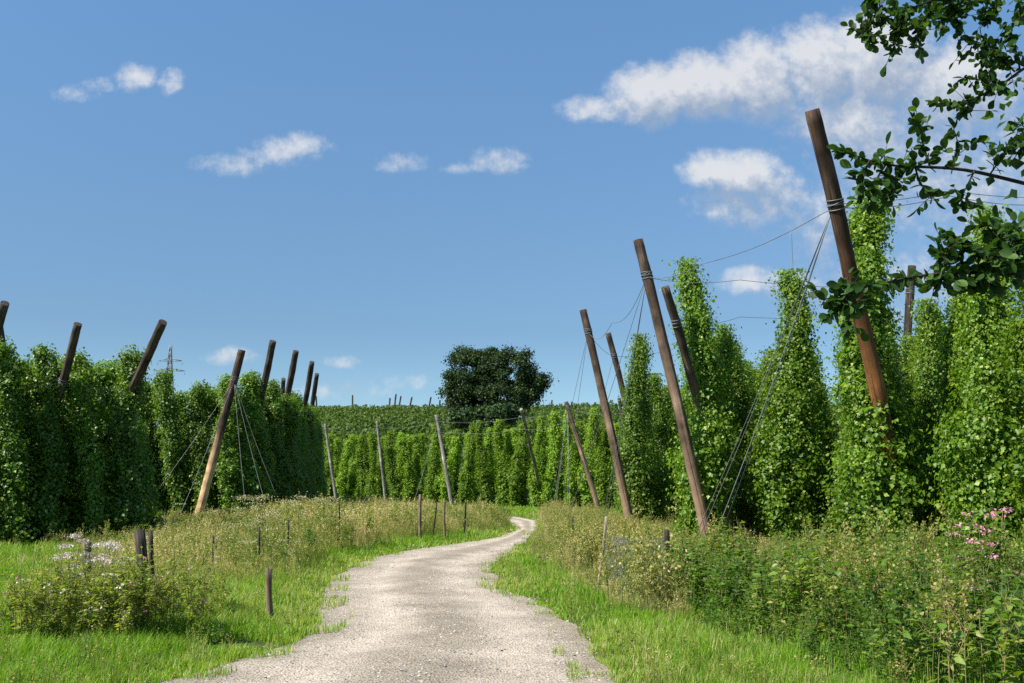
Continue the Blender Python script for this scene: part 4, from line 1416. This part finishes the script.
def limb(path, twigs, lens, dens, seedr, r0_=.013):
    """path: (px,py,Y) polyline from the outside in; twigs: side shoots with the same notation"""
    P = [np.array([tb[0] + .05, tb[1], max(1.5, at(*path[0])[2] - .35)])] + [at(*p_) for p_ in path]
    loc = lambda q_: np.asarray(q_) - np.array([tb[0], tb[1], 0])
    main = bez(P, 26)
    parts = []
    V, F = tube(loc(main), np.linspace(r0_, .0022, 26), 7)
    parts.append((V, F, 0, 0))
    lp, ld = [], []

    def leaves_on(line, n, start=.1):
        m_ = len(line)
        Ln_ = np.linalg.norm(np.diff(line, axis=0), axis=1).sum()
        q_ = np.sort(start + (1 - start) * ro.random(n))
        for u in q_:
            i_ = min(int(u * (m_ - 1)), m_ - 2)
            p_ = line[i_] + (line[i_ + 1] - line[i_]) * (u * (m_ - 1) - i_)
            t_ = norm(line[i_ + 1] - line[i_])
            lp.append(p_)
            ld.append(t_ * .55 + norm(ro.normal(size=3)) * .8 + np.array([0, 0, -.15]))
        lp.append(line[-1])
        ld.append(norm(line[-1] - line[-2]))
    dens = dens * 2.1
    lens = lens * .73
    leaves_on(main[10:], int(30 * dens), .2)
    for tw in twigs:
        q_ = bez([at(*p_) for p_ in tw[0]], 9)
        V, F = tube(loc(q_), np.linspace(.005, .0014, 9), 5)
        parts.append((V, F, 0, 0))
        leaves_on(q_, int(tw[1] * dens), .05)
        # short spurs with their own rosettes
        for _ in range(int(tw[1] * .28 * dens)):
            i_ = ro.integers(1, 8)
            b0_ = q_[i_]
            e_ = b0_ + norm(ro.normal(size=3) + np.array([0, 0, .1])) * ro.uniform(.05, .13)
            sp_ = bez([b0_, (b0_ + e_) / 2 + np.array([0, 0, .01]), e_], 4)
            V, F = tube(loc(sp_), np.linspace(.0022, .001, 4), 4)
            parts.append((V, F, 0, 0))
            leaves_on(sp_, 3, .3)
    V, F, t, mi = merge(parts)
    br = link('branch', mesh_np('branch', V, F, M['bark'], smooth=True), root)
    lp_, ld_ = np.array(lp), np.array(ld)
    n_ = len(lp_)
    nr_ = norm(ro.normal(size=(n_, 3)) * .75 + np.array([0, 0, .75]))
    V, F = inst(OV, OVF, loc(lp_), frames(ld_, nr_), lens * ro.uniform(.6, 1.2, n_))
    link('leaves', mesh_np('leaves', V, F, M['over'], np.repeat(np.clip(ro.normal(.45, .22, n_), 0, 1), len(OV)), smooth=True), br)


YB = 4.6
limb([(1085, 196, 5.0), (1024, 184, 4.8), (967, 168, YB), (923, 167, 4.5), (885, 166, 4.45), (862, 158, 4.4), (840, 150, 4.4)],
     [([(950, 168, YB), (960, 145, YB), (953, 127, YB)], 10), ([(930, 167, YB), (922, 140, 4.5), (913, 119, 4.5)], 11), ([(905, 167, 4.5), (893, 185, 4.5), (884, 205, 4.4)], 13), ([(885, 166, 4.45), (872, 185, 4.4), (870, 205, 4.4)], 13),
      ([(975, 170, YB), (965, 190, YB), (958, 205, YB)], 9), ([(870, 160, 4.4), (862, 175, 4.4), (860, 190, 4.4)], 11), ([(915, 167, 4.5), (920, 185, 4.5), (935, 200, 4.5)], 8), ([(990, 174, 4.7), (1000, 160, 4.7), (1008, 150, 4.7)], 6)], .075, 1.0, 1)
limb([(1085, 40, 5.0), (1024, 66, 4.8), (1006, 83, 4.7), (976, 99, YB), (952, 104, 4.55), (932, 103, 4.5)],
     [([(1024, 66, 4.8), (1000, 55, 4.7), (975, 60, YB)], 14), ([(1006, 83, 4.7), (985, 80, YB), (963, 78, YB)], 13), ([(1015, 72, 4.7), (990, 45, 4.7), (965, 38, 4.6)], 16), ([(976, 99, YB), (968, 108, YB), (962, 112, YB)], 7), ([(1020, 70, 4.8), (1015, 40, 4.7), (1000, 25, 4.7)], 14)], .062, 1.25, 2, .010)
limb([(1100, -60, 5.0), (1040, -40, 4.8), (985, -16, 4.7), (940, -2, YB), (905, 10, 4.5), (868, 25, 4.5)],
     [([(985, -16, 4.7), (960, 5, 4.7), (938, 22, YB)], 18), ([(940, -2, YB), (925, 20, 4.5), (915, 42, 4.5)], 19), ([(905, 10, 4.5), (897, 28, 4.5), (893, 52, 4.5)], 19), ([(885, 18, 4.5), (874, 5, 4.5), (864, -4, 4.5)], 14), ([(868, 25, 4.5), (866, 34, 4.5), (872, 44, 4.5)], 10),
      ([(1010, -26, 4.8), (1000, 0, 4.7), (985, 22, 4.7)], 18), ([(960, -8, 4.7), (950, 10, 4.6), (960, 25, 4.6)], 14), ([(1035, -38, 4.8), (1030, -5, 4.8), (1018, 20, 4.7)], 16)], .062, 1.75, 3, .014)
limb([(1090, 292, 5.0), (1024, 277, 4.7), (993, 272, 4.5), (945, 273, 4.4), (905, 277, 4.3), (866, 288, 4.25), (832, 300, 4.2)],
     [([(1000, 273, 4.5), (975, 250, 4.4), (945, 232, 4.4)], 22), ([(1015, 275, 4.6), (1000, 245, 4.5), (985, 222, 4.5)], 22), ([(975, 272, 4.45), (955, 255, 4.4), (935, 252, 4.4)], 18), ([(1024, 277, 4.7), (1015, 255, 4.6), (1020, 225, 4.6)], 22), ([(950, 273, 4.4), (940, 282, 4.4), (930, 286, 4.4)], 11),
      ([(990, 272, 4.5), (985, 285, 4.5), (970, 290, 4.5)], 12), ([(866, 288, 4.25), (856, 284, 4.2), (838, 284, 4.2)], 10), ([(850, 293, 4.2), (836, 306, 4.2), (826, 318, 4.2)], 11), ([(845, 296, 4.2), (850, 312, 4.2), (848, 328, 4.2)], 9), ([(1010, 274, 4.6), (1003, 255, 4.6), (1000, 235, 4.6)], 20)], .078, 1.15, 4, .014)
limb([(1085, 150, 5.0), (1050, 140, 4.8), (1030, 140, 4.7), (1012, 142, YB)], [([(1050, 140, 4.8), (1030, 128, 4.7), (1016, 124, 4.7)], 10), ([(1030, 140, 4.7), (1020, 150, 4.7), (1013, 160, 4.7)], 8)], .072, .8, 5, .009)
# rest of the crown, above and to the right of the frame
lob = [(.6, .2, 6.2, 1.5, 1.5, 1.4), (1.3, .4, 4.6, 1.3, 1.5, 1.3), (.9, -.2, 3.4, 1.0, 1.2, .8)]
V, F, t, C_ = crown_mesh(lob, 90, 5200, .085, .42, 12)
link('crown', mesh_np('crown', V, F, M['over'], t), root)

# ------------------------------------------------------------------ light: sun and sky with clouds
SUN_AZ = R_(-121)         # measured from +Y towards +X
SUN_EL = R_(48)
sun_dir = Vector((math.sin(SUN_AZ) * math.cos(SUN_EL), math.cos(SUN_AZ) * math.cos(SUN_EL), math.sin(SUN_EL)))
sl = bpy.data.lights.new('sun', 'SUN')
sl.energy = 5.0
sl.angle = R_(.53)
sl.color = (1, .95, .87)
so = bpy.data.objects.new('sun', sl)
COL.objects.link(so)
so.rotation_euler = sun_dir.to_track_quat('Z', 'Y').to_euler()
so.location = (-20, -5, 40)

w = bpy.data.worlds.new("World")
scn.world = w
w.use_nodes = True
nt = w.node_tree
N, L = nt.nodes, nt.links
N.clear()
out = N.new('ShaderNodeOutputWorld')
sky = N.new('ShaderNodeTexSky')
sky.sky_type = 'NISHITA'
sky.sun_disc = False
sky.sun_elevation = SUN_EL
sky.sun_rotation = SUN_AZ
sky.air_density = 0.75
sky.dust_density = 0.1
sky.ozone_density = 2.0
bg = N.new('ShaderNodeBackground')
bg.inputs['Strength'].default_value = 0.084
skm = N.new('ShaderNodeMix')
skm.data_type = 'RGBA'
skm.blend_type = 'MULTIPLY'
skm.inputs['Factor'].default_value = 1
sz_ = N.new('ShaderNodeSeparateXYZ')
tcs = N.new('ShaderNodeTexCoord')
L.new(tcs.outputs['Generated'], sz_.inputs[0])
rsk = ramp(N, [(.15, (.67, .77, .77)), (.235, (.82, .96, .95)), (.36, (1.0, 1.22, 1.22)), (.5, (1.16, 1.46, 1.48))])
L.new(sz_.outputs['Z'], rsk.inputs[0])
L.new(rsk.outputs[0], skm.inputs['B'])
L.new(sky.outputs[0], skm.inputs['A'])
L.new(skm.outputs['Result'], bg.inputs['Color'])


def mth(op, a=None, b=None, c=None, clamp=False):
    n_ = N.new('ShaderNodeMath')
    n_.operation = op
    n_.use_clamp = clamp
    for i_, x_ in enumerate((a, b, c)):
        if x_ is None:
            continue
        if isinstance(x_, (int, float)):
            n_.inputs[i_].default_value = x_
        else:
            L.new(x_, n_.inputs[i_])
    return n_.outputs[0]


tc = N.new('ShaderNodeTexCoord')
sx = N.new('ShaderNodeSeparateXYZ')
L.new(tc.outputs['Generated'], sx.inputs[0])
yc = mth('MAXIMUM', sx.outputs['Y'], 0.05)
U = mth('DIVIDE', sx.outputs['X'], yc)
Vv = mth('DIVIDE', sx.outputs['Z'], yc)


def uv_of(px, py):
    d_ = ray(px, py)
    return d_[0] / d_[1], d_[2] / d_[1]


# cumulus field: ellipses in direction space (centre, radii in thousandths) with a strength
blobs = [(600, 108, 46, 18, 1.1), (650, 95, 60, 40, 1.7), (705, 87, 62, 46, 1.8), (760, 78, 62, 55, 1.8), (820, 64, 68, 58, 1.8), (880, 60, 84, 64, 1.8), (950, 90, 95, 66, 1.5), (985, 170, 150, 130, .9), (900, 155, 120, 85, .85), (860, 120, 90, 46, 1.2),
         (712, 168, 38, 26, 1.4), (745, 172, 52, 30, 1.5), (775, 190, 48, 34, 1.1), (760, 205, 84, 28, .8), (850, 215, 110, 60, .75),
         (748, 282, 36, 18, 1.0), (790, 285, 54, 24, .75), (900, 275, 130, 55, .65),
         (78, 94, 34, 12, .55), (98, 86, 22, 12, .65), (134, 77, 26, 18, .9), (172, 82, 16, 14, .65), (236, 165, 46, 14, .55), (290, 147, 46, 19, .9), (272, 156, 44, 15, .6), (403, 163, 32, 14, .65), (500, 160, 34, 17, .85), (465, 168, 26, 8, .4),
         (232, 357, 36, 11, .7), (420, 382, 40, 9, .45), (345, 392, 50, 9, .35), (340, 362, 18, 6, .3)]


def field(du, dv):
    """max over the ellipses of strength*(1-r^2) plus billow noise, sampled at an offset"""
    u_, v_ = mth('ADD', U, du), mth('ADD', Vv, dv)
    cb = N.new('ShaderNodeCombineXYZ')
    L.new(u_, cb.inputs[0])
    L.new(v_, cb.inputs[1])
    # wobble
    nw = N.new('ShaderNodeTexNoise')
    nw.inputs['Scale'].default_value = 15
    nw.inputs['Detail'].default_value = 10
    nw.inputs['Roughness'].default_value = .6
    L.new(cb.outputs[0], nw.inputs['Vector'])
    nv = N.new('ShaderNodeTexNoise')
    nv.inputs['Scale'].default_value = 70
    nv.inputs['Detail'].default_value = 8
    nv.inputs['Roughness'].default_value = .6
    L.new(cb.outputs[0], nv.inputs['Vector'])
    F_ = None
    for (px, py, rx, ry, st) in blobs:
        cu, cv = uv_of(px, py)
        a_ = mth('MULTIPLY', mth('SUBTRACT', u_, cu), 1000 / rx)
        b_ = mth('MULTIPLY', mth('SUBTRACT', v_, cv), 1000 / ry)
        # flat bottoms: squash below the centre
        r2 = mth('ADD', mth('MULTIPLY', a_, a_), mth('MULTIPLY', b_, b_))
        f_ = mth('MULTIPLY', mth('SUBTRACT', 1.0, r2), st)
        f_ = mth('MINIMUM', f_, st)
        F_ = f_ if F_ is None else N_smax(F_, f_)
    F_ = mth('MAXIMUM', F_, -1.4)
    F_ = mth('ADD', F_, mth('MULTIPLY', mth('SUBTRACT', nv.outputs['Fac'], .5), 1.7))
    return mth('ADD', F_, mth('MULTIPLY', mth('SUBTRACT', nw.outputs['Fac'], .5), 2.2)), nw.outputs['Fac']


def N_smax(a, b):
    n_ = N.new('ShaderNodeMath')
    n_.operation = 'SMOOTH_MAX'
    L.new(a, n_.inputs[0])
    L.new(b, n_.inputs[1])
    n_.inputs[2].default_value = .15
    return n_.outputs[0]


f0, n0 = field(0, 0)
f1, n1 = field(-.010, .026)       # towards the sun
mr = N.new('ShaderNodeMapRange')
mr.interpolation_type = 'SMOOTHSTEP'
mr.inputs['From Min'].default_value = -.05
mr.inputs['From Max'].default_value = 1.5
L.new(f0, mr.inputs['Value'])
dens = mth('MULTIPLY', mr.outputs[0], .80)
lit = mth('ADD', .42, mth('MULTIPLY', mth('SUBTRACT', f0, f1), .50), clamp=True)
cr = ramp(N, [(0.1, (.38, .45, .56)), (.45, (.56, .60, .67)), (.85, (.86, .85, .84))])
L.new(lit, cr.inputs[0])
cbg = N.new('ShaderNodeBackground')
L.new(cr.outputs[0], cbg.inputs['Color'])
cbg.inputs['Strength'].default_value = 0.56
front_ = mth('GREATER_THAN', sx.outputs['Y'], .06)
dens = mth('MULTIPLY', dens, front_)
mix = N.new('ShaderNodeMixShader')
L.new(dens, mix.inputs[0])
L.new(bg.outputs[0], mix.inputs[1])
L.new(cbg.outputs[0], mix.inputs[2])
L.new(mix.outputs[0], out.inputs[0])

# ------------------------------------------------------------------ render look
scn.view_settings.view_transform = 'Standard'
scn.view_settings.look = 'None'
scn.view_settings.exposure = 0.85
scn.view_settings.gamma = 1.0
scn.view_settings.use_curve_mapping = False
scn.render.engine = 'CYCLES'
scn.cycles.max_bounces = 10
scn.cycles.diffuse_bounces = 6
scn.cycles.transmission_bounces = 8
scn.cycles.transparent_max_bounces = 8
scn.cycles.use_denoising = False
